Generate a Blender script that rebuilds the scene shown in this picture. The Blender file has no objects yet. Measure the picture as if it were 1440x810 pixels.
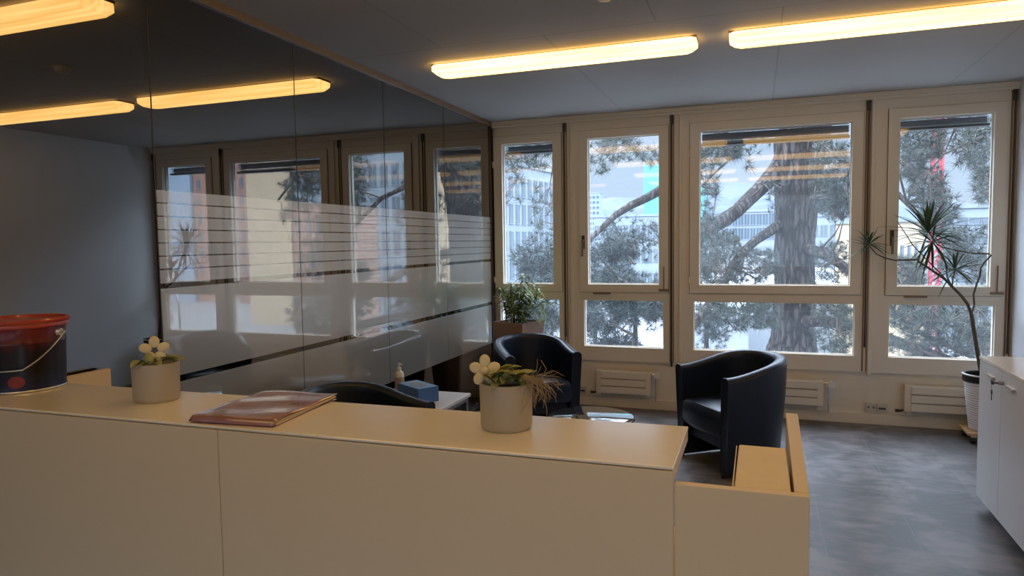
import bpy, bmesh, math, random
from mathutils import Vector, Matrix
random.seed(7)
S = bpy.context.scene
COL = S.collection
R = math.radians
PI = math.pi

# ------------------------------------------------------------------ camera
F_PX = 962.17
YAW, PIT, ROL = R(19.686), R(3.782), R(0.836)
CAM = Vector((0, 0, 1.6))
fw = Vector((-math.sin(YAW)*math.cos(PIT), math.cos(YAW)*math.cos(PIT), -math.sin(PIT)))
rt = Vector((math.cos(YAW), math.sin(YAW), 0))
up = rt.cross(fw)
rt2 = math.cos(ROL)*rt - math.sin(ROL)*up
up2 = math.sin(ROL)*rt + math.cos(ROL)*up
cd = bpy.data.cameras.new('camera'); cam = bpy.data.objects.new('camera', cd); COL.objects.link(cam)
m = Matrix((rt2, up2, -fw)).transposed().to_4x4(); m.translation = CAM
cam.matrix_world = m
cd.sensor_width = 36; cd.lens = F_PX/1440*36; cd.clip_end = 6000
S.camera = cam
GX = -2.51          # face of the glass partition
def at(px, py, Y):
    """point at depth y=Y in the world on the sight line of a photo pixel (used once to survey the outdoors)"""
    d = fw + rt2*((px-720)/F_PX) - up2*((py-405)/F_PX)
    return CAM + d*(Y/d.y)
def rat(px, py, Y):
    """same, for what the partition mirrors"""
    p = at(px, py, Y); p.x = 2*GX - p.x
    return p

# ------------------------------------------------------------------ materials
def nt(name):
    mt = bpy.data.materials.new(name); mt.use_nodes = True
    t = mt.node_tree
    for n in list(t.nodes): t.nodes.remove(n)
    out = t.nodes.new('ShaderNodeOutputMaterial')
    return mt, t, out
def mat(name, col, rough=.5, metal=0, spec=.5, nscale=None, namt=.15, bump=0, stretch=(1,1,1), coat=0, emit=None):
    mt, t, out = nt(name)
    b = t.nodes.new('ShaderNodeBsdfPrincipled')
    b.inputs['Base Color'].default_value = (*col, 1); b.inputs['Roughness'].default_value = rough
    b.inputs['Metallic'].default_value = metal; b.inputs['Specular IOR Level'].default_value = spec
    b.inputs['Coat Weight'].default_value = coat
    if emit:
        b.inputs['Emission Color'].default_value = (*emit[0], 1); b.inputs['Emission Strength'].default_value = emit[1]
    t.links.new(b.outputs[0], out.inputs[0])
    if nscale:
        tc = t.nodes.new('ShaderNodeTexCoord'); mp = t.nodes.new('ShaderNodeMapping'); mp.inputs['Scale'].default_value = stretch
        nz = t.nodes.new('ShaderNodeTexNoise'); nz.inputs['Scale'].default_value = nscale; nz.inputs['Detail'].default_value = 5
        t.links.new(tc.outputs['Object'], mp.inputs[0]); t.links.new(mp.outputs[0], nz.inputs['Vector'])
        mx = t.nodes.new('ShaderNodeMix'); mx.data_type = 'RGBA'
        mx.inputs[6].default_value = (*[c*(1-namt) for c in col], 1); mx.inputs[7].default_value = (*[min(1, c*(1+namt)) for c in col], 1)
        t.links.new(nz.outputs[0], mx.inputs[0]); t.links.new(mx.outputs[2], b.inputs['Base Color'])
        if bump:
            bp = t.nodes.new('ShaderNodeBump'); bp.inputs['Strength'].default_value = bump; bp.inputs['Distance'].default_value = .01
            t.links.new(nz.outputs[0], bp.inputs['Height']); t.links.new(bp.outputs[0], b.inputs['Normal'])
    return mt

M = {}
M['paint'] = mat('window_paint', (.78,.73,.63), .45, nscale=3, namt=.04)
M['wallpaint'] = mat('wall_paint', (.80,.83,.87), .7, nscale=4, namt=.03)
M['lower'] = mat('sill_wall_paint', (.76,.71,.61), .6, nscale=3, namt=.04)
M['dark'] = mat('dark_metal', (.03,.028,.025), .4)
M['black'] = mat('black_plastic', (.015,.015,.016), .4)
M['bronze'] = mat('bronze_rail', (.22,.15,.09), .45)
M['post'] = mat('dark_post', (.03,.02,.018), .35)
M['rad'] = mat('radiator_enamel', (.76,.71,.61), .35)
M['socket'] = mat('socket_plastic', (.6,.56,.48), .35)
M['groove_shade'] = mat('shadow_groove', (.30,.27,.22), .6)
M['chrome'] = mat('chrome', (.7,.7,.7), .2, metal=1)
M['wire'] = mat('steel_wire', (.6,.58,.55), .3, metal=1)
M['lam'] = mat('counter_laminate', (.80,.68,.48), .33, nscale=30, namt=.015)
M['lamtop'] = mat('lightened_top_laminate', (.95,.90,.80), .26, spec=1, nscale=30, namt=.015)  # base whitened in place of missing lamp light on the top
_b = [n for n in M['lamtop'].node_tree.nodes if n.type == 'BSDF_PRINCIPLED'][0]; _b.inputs['Coat Weight'].default_value = .7; _b.inputs['Coat Roughness'].default_value = .16; _b.inputs['Coat IOR'].default_value = 1.7
M['seam'] = mat('shadow_gap', (.08,.06,.04), .8)
M['cab'] = mat('cabinet_white', (.78,.80,.83), .35)
M['navy'] = mat('navy_leather', (.006,.013,.034), .36, nscale=60, namt=.2, bump=.15, spec=.5)
M['navypipe'] = mat('navy_piping', (.018,.026,.05), .3)
M['pot'] = mat('grey_glazed_pot', (.42,.38,.31), .4)
M['soil'] = mat('dark_soil', (.035,.022,.015), .9, nscale=60, namt=.5, bump=.6)
M['petal'] = mat('cream_petal', (.72,.64,.42), .6)
M['leafpale'] = mat('pale_leaf', (.30,.33,.13), .6, nscale=40, namt=.35)
M['leafgreen'] = mat('green_leaf', (.19,.27,.07), .5, nscale=20, namt=.4)
M['leafdark'] = mat('dark_strap_leaf', (.045,.085,.03), .45, nscale=20, namt=.3)
M['root'] = mat('dry_root', (.36,.27,.17), .8)
M['stem'] = mat('brown_stem', (.10,.085,.06), .8, nscale=40, namt=.3)
M['terra'] = mat('brown_planter', (.36,.24,.18), .6)
M['rib'] = mat('white_ribbed_pot', (.74,.74,.74), .4)
M['wood'] = mat('pale_wood', (.5,.33,.17), .5, nscale=8, stretch=(1,12,1), namt=.25)
M['kraft'] = mat('kraft_card', (.82,.73,.61), .7, nscale=30, namt=.06)
M['paper'] = mat('paper', (.75,.70,.62), .7)
M['plastic_w'] = mat('bottle_plastic', (.75,.73,.70), .35)
M['lblb'] = mat('bottle_label', (.42,.33,.30), .5, nscale=60, namt=.3, stretch=(1,1,3))
M['blue'] = mat('blue_card', (.06,.17,.50), .45)
M['blue2'] = mat('light_blue_card', (.17,.33,.62), .45)
M['grey'] = mat('grey_card', (.22,.25,.3), .5)
M['tablew'] = mat('table_top_white', (.62,.64,.66), .3)
M['gtop'] = mat('glossy_round_top', (.05,.055,.06), .06, spec=.9, coat=1)
M['alu'] = mat('grey_steel', (.35,.35,.35), .35, metal=1)
M['lip'] = mat('lamp_housing', (.30,.19,.10), .5)
M['needle'] = mat('pine_needles', (.030,.042,.036), .6, nscale=1.5, namt=.45)
M['needle2'] = mat('far_conifer_needles', (.026,.038,.037), .7, nscale=.6, namt=.4)
M['twig'] = mat('twig_bark', (.09,.075,.065), .9)
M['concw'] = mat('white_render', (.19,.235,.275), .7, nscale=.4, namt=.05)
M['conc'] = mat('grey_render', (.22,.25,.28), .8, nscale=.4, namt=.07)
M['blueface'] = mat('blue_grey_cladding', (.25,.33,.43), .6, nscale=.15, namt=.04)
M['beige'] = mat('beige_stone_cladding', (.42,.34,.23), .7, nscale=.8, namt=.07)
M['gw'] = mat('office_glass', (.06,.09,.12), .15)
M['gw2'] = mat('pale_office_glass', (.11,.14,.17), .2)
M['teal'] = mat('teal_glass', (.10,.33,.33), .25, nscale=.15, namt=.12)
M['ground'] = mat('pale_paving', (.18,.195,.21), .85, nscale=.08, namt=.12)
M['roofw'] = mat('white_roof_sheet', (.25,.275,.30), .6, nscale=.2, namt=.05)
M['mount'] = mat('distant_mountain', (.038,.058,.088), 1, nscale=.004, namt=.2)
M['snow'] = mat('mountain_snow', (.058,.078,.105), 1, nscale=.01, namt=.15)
M['redm'] = mat('crane_red', (.40,.06,.08), .5)
M['yel'] = mat('yellow_machine', (.65,.5,.08), .5)
M['slat'] = mat('blind_slat', (.055,.06,.065), .45, metal=.3)

def brick_mat():
    mt, t, out = nt('pink_brick')
    b = t.nodes.new('ShaderNodeBsdfPrincipled'); b.inputs['Roughness'].default_value = .9
    tc = t.nodes.new('ShaderNodeTexCoord'); mp = t.nodes.new('ShaderNodeMapping'); mp.inputs['Rotation'].default_value = (R(90),0,0)
    br = t.nodes.new('ShaderNodeTexBrick'); br.inputs['Scale'].default_value = 1.2
    br.inputs['Color1'].default_value = (.24,.115,.09,1); br.inputs['Color2'].default_value = (.30,.155,.12,1); br.inputs['Mortar'].default_value = (.33,.26,.23,1)
    t.links.new(tc.outputs['Object'], mp.inputs[0]); t.links.new(mp.outputs[0], br.inputs['Vector'])
    t.links.new(br.outputs[0], b.inputs['Base Color']); t.links.new(b.outputs[0], out.inputs[0])
    return mt
M['brick'] = brick_mat()

def math_node(t, op, a, b=None, c=None):
    n = t.nodes.new('ShaderNodeMath'); n.operation = op
    for i, v in enumerate((a, b, c)):
        if v is None: continue
        if isinstance(v, (int, float)): n.inputs[i].default_value = v
        else: t.links.new(v, n.inputs[i])
    return n.outputs[0]

def bark_mat():
    mt, t, out = nt('pine_bark')
    b = t.nodes.new('ShaderNodeBsdfPrincipled'); b.inputs['Roughness'].default_value = .95; t.links.new(b.outputs[0], out.inputs[0])
    tc = t.nodes.new('ShaderNodeTexCoord'); mp = t.nodes.new('ShaderNodeMapping'); mp.inputs['Scale'].default_value = (1,1,.22)
    nz = t.nodes.new('ShaderNodeTexNoise'); nz.inputs['Scale'].default_value = 16; nz.inputs['Detail'].default_value = 8; nz.inputs['Roughness'].default_value = .7
    vo = t.nodes.new('ShaderNodeTexVoronoi'); vo.inputs['Scale'].default_value = 11; vo.feature = 'DISTANCE_TO_EDGE'
    ad = t.nodes.new('ShaderNodeVectorMath'); ad.operation = 'MULTIPLY_ADD'; ad.inputs[1].default_value = (.12,.12,.12)
    t.links.new(tc.outputs['Object'], mp.inputs[0]); t.links.new(mp.outputs[0], nz.inputs['Vector'])
    t.links.new(nz.outputs[1], ad.inputs[0]); t.links.new(mp.outputs[0], ad.inputs[2]); t.links.new(ad.outputs[0], vo.inputs['Vector'])
    h = math_node(t, 'ADD', math_node(t, 'MINIMUM', math_node(t, 'MULTIPLY', vo.outputs[0], 4), 1), math_node(t, 'MULTIPLY', nz.outputs[0], .9))
    cr = t.nodes.new('ShaderNodeValToRGB'); t.links.new(math_node(t, 'MULTIPLY', h, .6), cr.inputs[0])
    e = cr.color_ramp.elements; e[0].position = .3; e[0].color = (.018,.014,.013,1); e[1].position = .85; e[1].color = (.105,.088,.085,1)
    t.links.new(cr.outputs[0], b.inputs['Base Color'])
    bp = t.nodes.new('ShaderNodeBump'); bp.inputs['Strength'].default_value = 1; bp.inputs['Distance'].default_value = .05
    t.links.new(h, bp.inputs['Height']); t.links.new(bp.outputs[0], b.inputs['Normal'])
    return mt
M['bark'] = bark_mat()

def floor_mat():
    mt, t, out = nt('grey_vinyl_tile')
    b = t.nodes.new('ShaderNodeBsdfPrincipled'); t.links.new(b.outputs[0], out.inputs[0])
    tc = t.nodes.new('ShaderNodeTexCoord'); sp = t.nodes.new('ShaderNodeSeparateXYZ'); t.links.new(tc.outputs['Object'], sp.inputs[0])
    # tiles 0.92 m by 0.46 m
    br = t.nodes.new('ShaderNodeTexBrick'); br.inputs['Scale'].default_value = 1; br.offset = .5
    br.inputs['Brick Width'].default_value = .92; br.inputs['Row Height'].default_value = .46; br.inputs['Mortar Size'].default_value = .002
    br.inputs['Color1'].default_value = (.0,.0,.0,1); br.inputs['Color2'].default_value = (1,1,1,1); br.inputs['Mortar'].default_value = (.5,.5,.5,1); br.inputs['Bias'].default_value = 0
    mp = t.nodes.new('ShaderNodeMapping'); mp.inputs['Rotation'].default_value = (0,0,R(90)); mp.inputs['Location'].default_value = (.2,.11,0)
    t.links.new(tc.outputs['Object'], mp.inputs[0]); t.links.new(mp.outputs[0], br.inputs['Vector'])
    n1 = t.nodes.new('ShaderNodeTexNoise'); n1.inputs['Scale'].default_value = 3.2; n1.inputs['Detail'].default_value = 7; n1.inputs['Roughness'].default_value = .62; n1.inputs['Distortion'].default_value = .6
    n2 = t.nodes.new('ShaderNodeTexNoise'); n2.inputs['Scale'].default_value = 5; n2.inputs['Detail'].default_value = 6
    mp2 = t.nodes.new('ShaderNodeMapping'); mp2.inputs['Scale'].default_value = (1, 3.5, 1); mp2.inputs['Rotation'].default_value = (0,0,R(12))
    t.links.new(tc.outputs['Object'], n1.inputs['Vector']); t.links.new(tc.outputs['Object'], mp2.inputs[0]); t.links.new(mp2.outputs[0], n2.inputs['Vector'])
    s = math_node(t, 'ADD', math_node(t, 'MULTIPLY', n1.outputs[0], .62), math_node(t, 'MULTIPLY', n2.outputs[0], .38))
    s = math_node(t, 'ADD', s, math_node(t, 'MULTIPLY', math_node(t, 'SUBTRACT', br.outputs[0], .5), .035))
    cr = t.nodes.new('ShaderNodeValToRGB'); t.links.new(s, cr.inputs[0])
    e = cr.color_ramp.elements; e[0].position = .43; e[0].color = (.078,.080,.086,1); e[1].position = .585; e[1].color = (.205,.19,.198,1)
    mx = t.nodes.new('ShaderNodeMix'); mx.data_type = 'RGBA'; t.links.new(br.outputs['Fac'], mx.inputs[0]); t.links.new(cr.outputs[0], mx.inputs[6]); mx.inputs[7].default_value = (.17,.175,.18,1)
    t.links.new(mx.outputs[2], b.inputs['Base Color'])
    r = math_node(t, 'ADD', math_node(t, 'MULTIPLY', n2.outputs[0], .25), .30); t.links.new(r, b.inputs['Roughness'])
    return mt
M['floor'] = floor_mat()

def ceil_mat():
    mt, t, out = nt('ceiling_panels')
    b = t.nodes.new('ShaderNodeBsdfPrincipled'); t.links.new(b.outputs[0], out.inputs[0]); b.inputs['Roughness'].default_value = .75
    tc = t.nodes.new('ShaderNodeTexCoord'); sp = t.nodes.new('ShaderNodeSeparateXYZ'); t.links.new(tc.outputs['Object'], sp.inputs[0])
    br = t.nodes.new('ShaderNodeTexBrick'); br.inputs['Scale'].default_value = 1; br.offset = .5
    br.inputs['Brick Width'].default_value = 1.3; br.inputs['Row Height'].default_value = 2.55; br.inputs['Mortar Size'].default_value = .005; br.inputs['Mortar Smooth'].default_value = 0
    br.inputs['Color1'].default_value = (.45,.435,.42,1); br.inputs['Color2'].default_value = (.44,.425,.41,1); br.inputs['Mortar'].default_value = (.34,.33,.315,1)
    mp = t.nodes.new('ShaderNodeMapping'); mp.inputs['Location'].default_value = (-.77, 1.2, 0)
    t.links.new(tc.outputs['Object'], mp.inputs[0]); t.links.new(mp.outputs[0], br.inputs['Vector'])
    t.links.new(br.outputs[0], b.inputs['Base Color'])
    return mt
M['ceil'] = ceil_mat()

def two_sided_fresnel(t, ior):
    # same reflectance from either side of the sheet
    fr = t.nodes.new('ShaderNodeFresnel'); ge = t.nodes.new('ShaderNodeNewGeometry')
    v = math_node(t, 'ADD', ior, math_node(t, 'MULTIPLY', ge.outputs['Backfacing'], 1/ior-ior))
    t.links.new(v, fr.inputs['IOR']); return fr
def mirror_glass(name, under, fbase=.10):
    """dark coated partition glass: reflective coat over either a clear dark body or a frosted film"""
    mt, t, out = nt(name)
    g = t.nodes.new('ShaderNodeBsdfGlossy'); g.inputs['Roughness'].default_value = 0.0; g.inputs['Color'].default_value = (.95,.93,.90,1)
    fr = two_sided_fresnel(t, 1.5)
    fac = math_node(t, 'MINIMUM', math_node(t, 'ADD', math_node(t, 'MULTIPLY', fr.outputs[0], 1.4), fbase), 1)
    if under == 'clear':
        u = t.nodes.new('ShaderNodeBsdfTransparent'); u.inputs[0].default_value = (.25,.23,.21,1)
        o = u.outputs[0]
    else:
        u = t.nodes.new('ShaderNodeBsdfDiffuse'); u.inputs[0].default_value = (.29,.30,.275,1)
        g2 = t.nodes.new('ShaderNodeBsdfGlossy'); g2.inputs['Roughness'].default_value = .30; g2.inputs['Color'].default_value = (.75,.72,.67,1)
        ms2 = t.nodes.new('ShaderNodeMixShader'); ms2.inputs[0].default_value = .38
        t.links.new(u.outputs[0], ms2.inputs[1]); t.links.new(g2.outputs[0], ms2.inputs[2]); o = ms2.outputs[0]
    ms = t.nodes.new('ShaderNodeMixShader'); t.links.new(fac, ms.inputs[0]); t.links.new(o, ms.inputs[1]); t.links.new(g.outputs[0], ms.inputs[2])
    t.links.new(ms.outputs[0], out.inputs[0])
    return mt
M['pglass'] = mirror_glass('tinted_partition_glass', 'clear', .17)
M['film'] = mirror_glass('frosted_film', 'film', .12)

def pane_mat():
    mt, t, out = nt('window_glass')
    tr = t.nodes.new('ShaderNodeBsdfTransparent'); tr.inputs[0].default_value = (.97,.98,.98,1)
    g = t.nodes.new('ShaderNodeBsdfGlossy'); g.inputs['Roughness'].default_value = 0
    fr = two_sided_fresnel(t, 1.52)
    ms = t.nodes.new('ShaderNodeMixShader'); t.links.new(fr.outputs[0], ms.inputs[0]); t.links.new(tr.outputs[0], ms.inputs[1]); t.links.new(g.outputs[0], ms.inputs[2])
    tl = t.nodes.new('ShaderNodeBsdfTranslucent'); tl.inputs[0].default_value = (.85,.92,1,1)     # bluish translucent mix lays a haze veil over the view
    m2 = t.nodes.new('ShaderNodeMixShader'); m2.inputs[0].default_value = .012
    t.links.new(ms.outputs[0], m2.inputs[1]); t.links.new(tl.outputs[0], m2.inputs[2]); t.links.new(m2.outputs[0], out.inputs[0])
    return mt
M['pane'] = pane_mat()

LAMP_E = 2.9
def lamp_mat():
    mt, t, out = nt('lamp_diffuser')
    e = t.nodes.new('ShaderNodeEmission'); tc = t.nodes.new('ShaderNodeTexCoord'); mp = t.nodes.new('ShaderNodeMapping'); mp.inputs['Scale'].default_value = (.8, 26, 26)
    nz = t.nodes.new('ShaderNodeTexNoise'); nz.inputs['Scale'].default_value = 1.2; nz.inputs['Detail'].default_value = 4
    cr = t.nodes.new('ShaderNodeValToRGB'); el = cr.color_ramp.elements
    el[0].position = .35; el[0].color = (.80,.43,.11,1); el[1].position = .65; el[1].color = (1,.62,.22,1)
    t.links.new(tc.outputs['Object'], mp.inputs[0]); t.links.new(mp.outputs[0], nz.inputs['Vector']); t.links.new(nz.outputs[0], cr.inputs[0]); t.links.new(cr.outputs[0], e.inputs[0])
    e.inputs[1].default_value = LAMP_E
    t.links.new(e.outputs[0], out.inputs[0])
    return mt
M['lampd'] = lamp_mat()

def bucket_mat():
    mt, t, out = nt('printed_tin')
    b = t.nodes.new('ShaderNodeBsdfPrincipled'); t.links.new(b.outputs[0], out.inputs[0]); b.inputs['Roughness'].default_value = .28; b.inputs['Coat Weight'].default_value = .15; b.inputs['Specular IOR Level'].default_value = .35
    tc = t.nodes.new('ShaderNodeTexCoord'); sp = t.nodes.new('ShaderNodeSeparateXYZ'); t.links.new(tc.outputs['Object'], sp.inputs[0])
    nz = t.nodes.new('ShaderNodeTexNoise'); nz.inputs['Scale'].default_value = 9; nz.inputs['Detail'].default_value = 3
    mp = t.nodes.new('ShaderNodeMapping'); mp.inputs['Scale'].default_value = (1,1,.35); t.links.new(tc.outputs['Object'], mp.inputs[0]); t.links.new(mp.outputs[0], nz.inputs['Vector'])
    z = math_node(t, 'ADD', sp.outputs[2], math_node(t, 'MULTIPLY', math_node(t, 'SUBTRACT', nz.outputs[0], .5), .16))
    z = math_node(t, 'DIVIDE', z, .235)
    cr = t.nodes.new('ShaderNodeValToRGB'); t.links.new(z, cr.inputs[0]); cr.color_ramp.interpolation = 'EASE'
    el = cr.color_ramp.elements
    el[0].position = 0; el[0].color = (.012,.016,.085,1); el[1].position = 1; el[1].color = (.20,.008,.008,1)
    for p, c in ((.22,(.008,.009,.03,1)), (.34,(.004,.003,.005,1)), (.62,(.010,.003,.004,1)), (.78,(.11,.006,.008,1))):
        k = el.new(p); k.color = c
    t.links.new(cr.outputs[0], b.inputs['Base Color'])
    return mt
M['tin'] = bucket_mat()
M['tinred'] = mat('red_lid', (.42,.045,.02), .3, coat=.5)
M['badge'] = mat('yellow_badge', (.40,.27,.02), .35)
M['badge_r'] = mat('red_badge', (.22,.02,.02), .35)
M['folder'] = mat('clear_mauve_folder', (.34,.17,.19), .16, coat=1, nscale=14, namt=.35, bump=.35)
M['sheets'] = mat('sheet_edges', (.62,.52,.38), .7, nscale=200, namt=.2, stretch=(.1,.1,8))

# ------------------------------------------------------------------ mesh helpers
class MB:
    def __init__(s): s.v = []; s.f = []; s.m = []
    def add(s, vs, fs, mi=0):
        o = len(s.v); s.v += [tuple(v) for v in vs]
        for f in fs: s.f.append(tuple(i+o for i in f)); s.m.append(mi)
        return s
    def box(s, x0, y0, z0, x1, y1, z1, mi=0):
        vs = [(x0,y0,z0),(x1,y0,z0),(x1,y1,z0),(x0,y1,z0),(x0,y0,z1),(x1,y0,z1),(x1,y1,z1),(x0,y1,z1)]
        return s.add(vs, [(0,3,2,1),(4,5,6,7),(0,1,5,4),(1,2,6,5),(2,3,7,6),(3,0,4,7)], mi)
    def prism(s, pts, z0, z1, mi=0):
        n = len(pts)
        vs = [(p[0],p[1],z0) for p in pts]+[(p[0],p[1],z1) for p in pts]
        return s.add(vs, [tuple(range(n-1,-1,-1)), tuple(range(n,2*n))]+[(i,(i+1)%n,(i+1)%n+n,i+n) for i in range(n)], mi)
    def tube(s, pts, r, n=8, mi=0, cap=True):
        pts = [Vector(p) for p in pts]; rs = r if isinstance(r, (list, tuple)) else [r]*len(pts)
        vs = []; prev = None
        for i, p in enumerate(pts):
            d = (pts[min(i+1,len(pts)-1)]-pts[max(i-1,0)]).normalized()
            if prev is None:
                a = d.orthogonal().normalized()
            else:
                a = (prev - d*prev.dot(d))
                a = a.normalized() if a.length > 1e-6 else d.orthogonal().normalized()
            prev = a; b = d.cross(a)
            for k in range(n):
                t = 2*PI*k/n; vs.append(p + (a*math.cos(t)+b*math.sin(t))*rs[i])
        fs = []
        for i in range(len(pts)-1):
            for k in range(n): fs.append((i*n+k, i*n+(k+1)%n, (i+1)*n+(k+1)%n, (i+1)*n+k))
        if cap: fs += [tuple(range(n-1,-1,-1)), tuple(range((len(pts)-1)*n, len(pts)*n))]
        return s.add(vs, fs, mi)
    def lathe(s, prof, n=40, c=(0,0,0), mi=0, cap0=True, cap1=True):
        vs = []
        for (r, z) in prof:
            for k in range(n): t = 2*PI*k/n; vs.append((c[0]+r*math.cos(t), c[1]+r*math.sin(t), c[2]+z))
        fs = []
        for i in range(len(prof)-1):
            for k in range(n): fs.append((i*n+k, i*n+(k+1)%n, (i+1)*n+(k+1)%n, (i+1)*n+k))
        if cap0: fs.append(tuple(range(n-1,-1,-1)))
        if cap1: fs.append(tuple(range((len(prof)-1)*n, len(prof)*n)))
        return s.add(vs, fs, mi)
    def ellip(s, c, rx, ry, rz, n=12, mi=0, rot=None):
        vs = []; fs = []
        for i in range(n+1):
            a = PI*i/n
            for k in range(n*2):
                t = PI*k/n; v = Vector((rx*math.sin(a)*math.cos(t), ry*math.sin(a)*math.sin(t), -rz*math.cos(a)))
                if rot: v = rot @ v
                vs.append(v+Vector(c))
        N = n*2
        for i in range(n):
            for k in range(N): fs.append((i*N+k, i*N+(k+1)%N, (i+1)*N+(k+1)%N, (i+1)*N+k))
        return s.add(vs, fs, mi)
    def xf(s, mtx): s.v = [tuple(mtx @ Vector(v)) for v in s.v]; return s
    def build(s, name, mats, parent=None, smooth=False, bevel=0, seg=2, autos=None):
        me = bpy.data.meshes.new(name); me.from_pydata(s.v, [], s.f)
        mats = mats if isinstance(mats, (list, tuple)) else [mats]
        for q in mats: me.materials.append(M[q] if isinstance(q, str) else q)
        if len(mats) > 1: me.polygons.foreach_set('material_index', s.m)
        bm = bmesh.new(); bm.from_mesh(me); bmesh.ops.recalc_face_normals(bm, faces=bm.faces)
        if bevel: bmesh.ops.bevel(bm, geom=[e for e in bm.edges if len(e.link_faces)==2 and e.calc_face_angle(0) > .5], offset=bevel, segments=seg, profile=.5, affect='EDGES', clamp_overlap=True)
        bm.to_mesh(me); bm.free()
        if smooth:
            me.polygons.foreach_set('use_smooth', [True]*len(me.polygons))
            try: me.set_sharp_from_angle(angle=R(40))
            except Exception: pass
        o = bpy.data.objects.new(name, me); COL.objects.link(o)
        if parent: o.parent = parent
        return o
def tag(o, label=None, cat=None, group=None, kind=None):
    if label: o['label'] = label
    if cat: o['category'] = cat
    if group: o['group'] = group
    if kind: o['kind'] = kind
    return o
def empty(name, loc=(0,0,0), rz=0, label=None, cat=None, group=None, kind=None):
    o = bpy.data.objects.new(name, None); COL.objects.link(o); o.location = loc; o.rotation_euler.z = rz; o.empty_display_size = .1
    return tag(o, label, cat, group, kind)
def copy_tree(o, parent=None):
    c = o.copy(); COL.objects.link(c); c.parent = parent
    for ch in [q for q in bpy.data.objects if q.parent == o]: copy_tree(ch, c)
    return c
def struct(name, mb, mt, **k): return tag(mb.build(name, mt, **k), kind='structure')

# ------------------------------------------------------------------ room shell
XL, XR, YB, YW, H = -5.6, 1.924, -3.0, 6.50, 2.80
struct('floor', MB().box(XL, YB, -.12, XR+.2, YW+.2, 0), 'floor')
struct('ceiling', MB().box(XL-.2, YB-.2, H, XR+.2, YW+.25, H+.2), 'ceil')
struct('wall_right', MB().box(XR, YB, 0, XR+.2, YW+.07, H), 'wallpaint')
wb = MB().box(XL, YB-.2, 0, XR+.2, YB, .95).box(XL, YB-.2, 2.6, XR+.2, YB, H)
for a, b in ((XL,-2.3),(-.45,-.25),(1.6,XR+.2)): wb.box(a, YB-.2, .95, b, YB, 2.6)
struct('wall_back', wb, 'wallpaint')
for n_, (a, b) in enumerate(((-2.3,-.45),(-.25,1.6))):  # unseen rear windows, added to bring daylight onto the counter front
    w_ = empty('window_%d' % (n_+5), ((a+b)/2, YB-.1, .95), kind='structure'); T_ = Matrix.Translation((-(a+b)/2, -YB+.1, -.95))
    MB().box(a, YB-.14, .95, a+.06, YB-.06, 2.6).box(b-.06, YB-.14, .95, b, YB-.06, 2.6).box(a+.06, YB-.14, .95, b-.06, YB-.06, 1.01).box(a+.06, YB-.14, 2.54, b-.06, YB-.06, 2.6).xf(T_).build('frame', 'paint', w_)
    MB().box(a+.06, YB-.11, 1.01, b-.06, YB-.09, 2.54).xf(T_).build('pane', 'pane', w_)
struct('wall_far_left', MB().box(XL-.2, YB-.2, 0, XL, YW+.25, H), 'wallpaint')
# window wall: opaque below the glazing and beside it
ww = MB().box(GX-.02, YW, 0, XR, YW+.07, .50).box(GX-.02, YW, 2.70, XR, YW+.07, H).box(XL, YW, 0, GX-.02, YW+.07, H)
for a, b in ((GX-.02,-2.43),(-1.76,-1.62),(-.74,-.59),(.86,1.00),(1.87,XR)): ww.box(a, YW, .50, b, YW+.07, 2.70)
struct('wall_window', ww, 'lower')
struct('baseboard_window', MB().box(GX+.01, 6.478, 0, XR, YW, .09), 'lower', bevel=.003)
struct('trim_1', MB().box(GX+.01, 6.43, 2.765, XR, YW, H).box(GX+.01, 6.445, 2.74, XR, YW, 2.765), 'paint', bevel=.003)
for i, (xa, xb) in enumerate(((-1.700,-1.672),(-.672,-.648),(.898,.926))):
    struct('trim_%d' % (i+2), MB().box(xa, 6.452, .43, xb, YW, 2.745), 'paint', bevel=.004)

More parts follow.
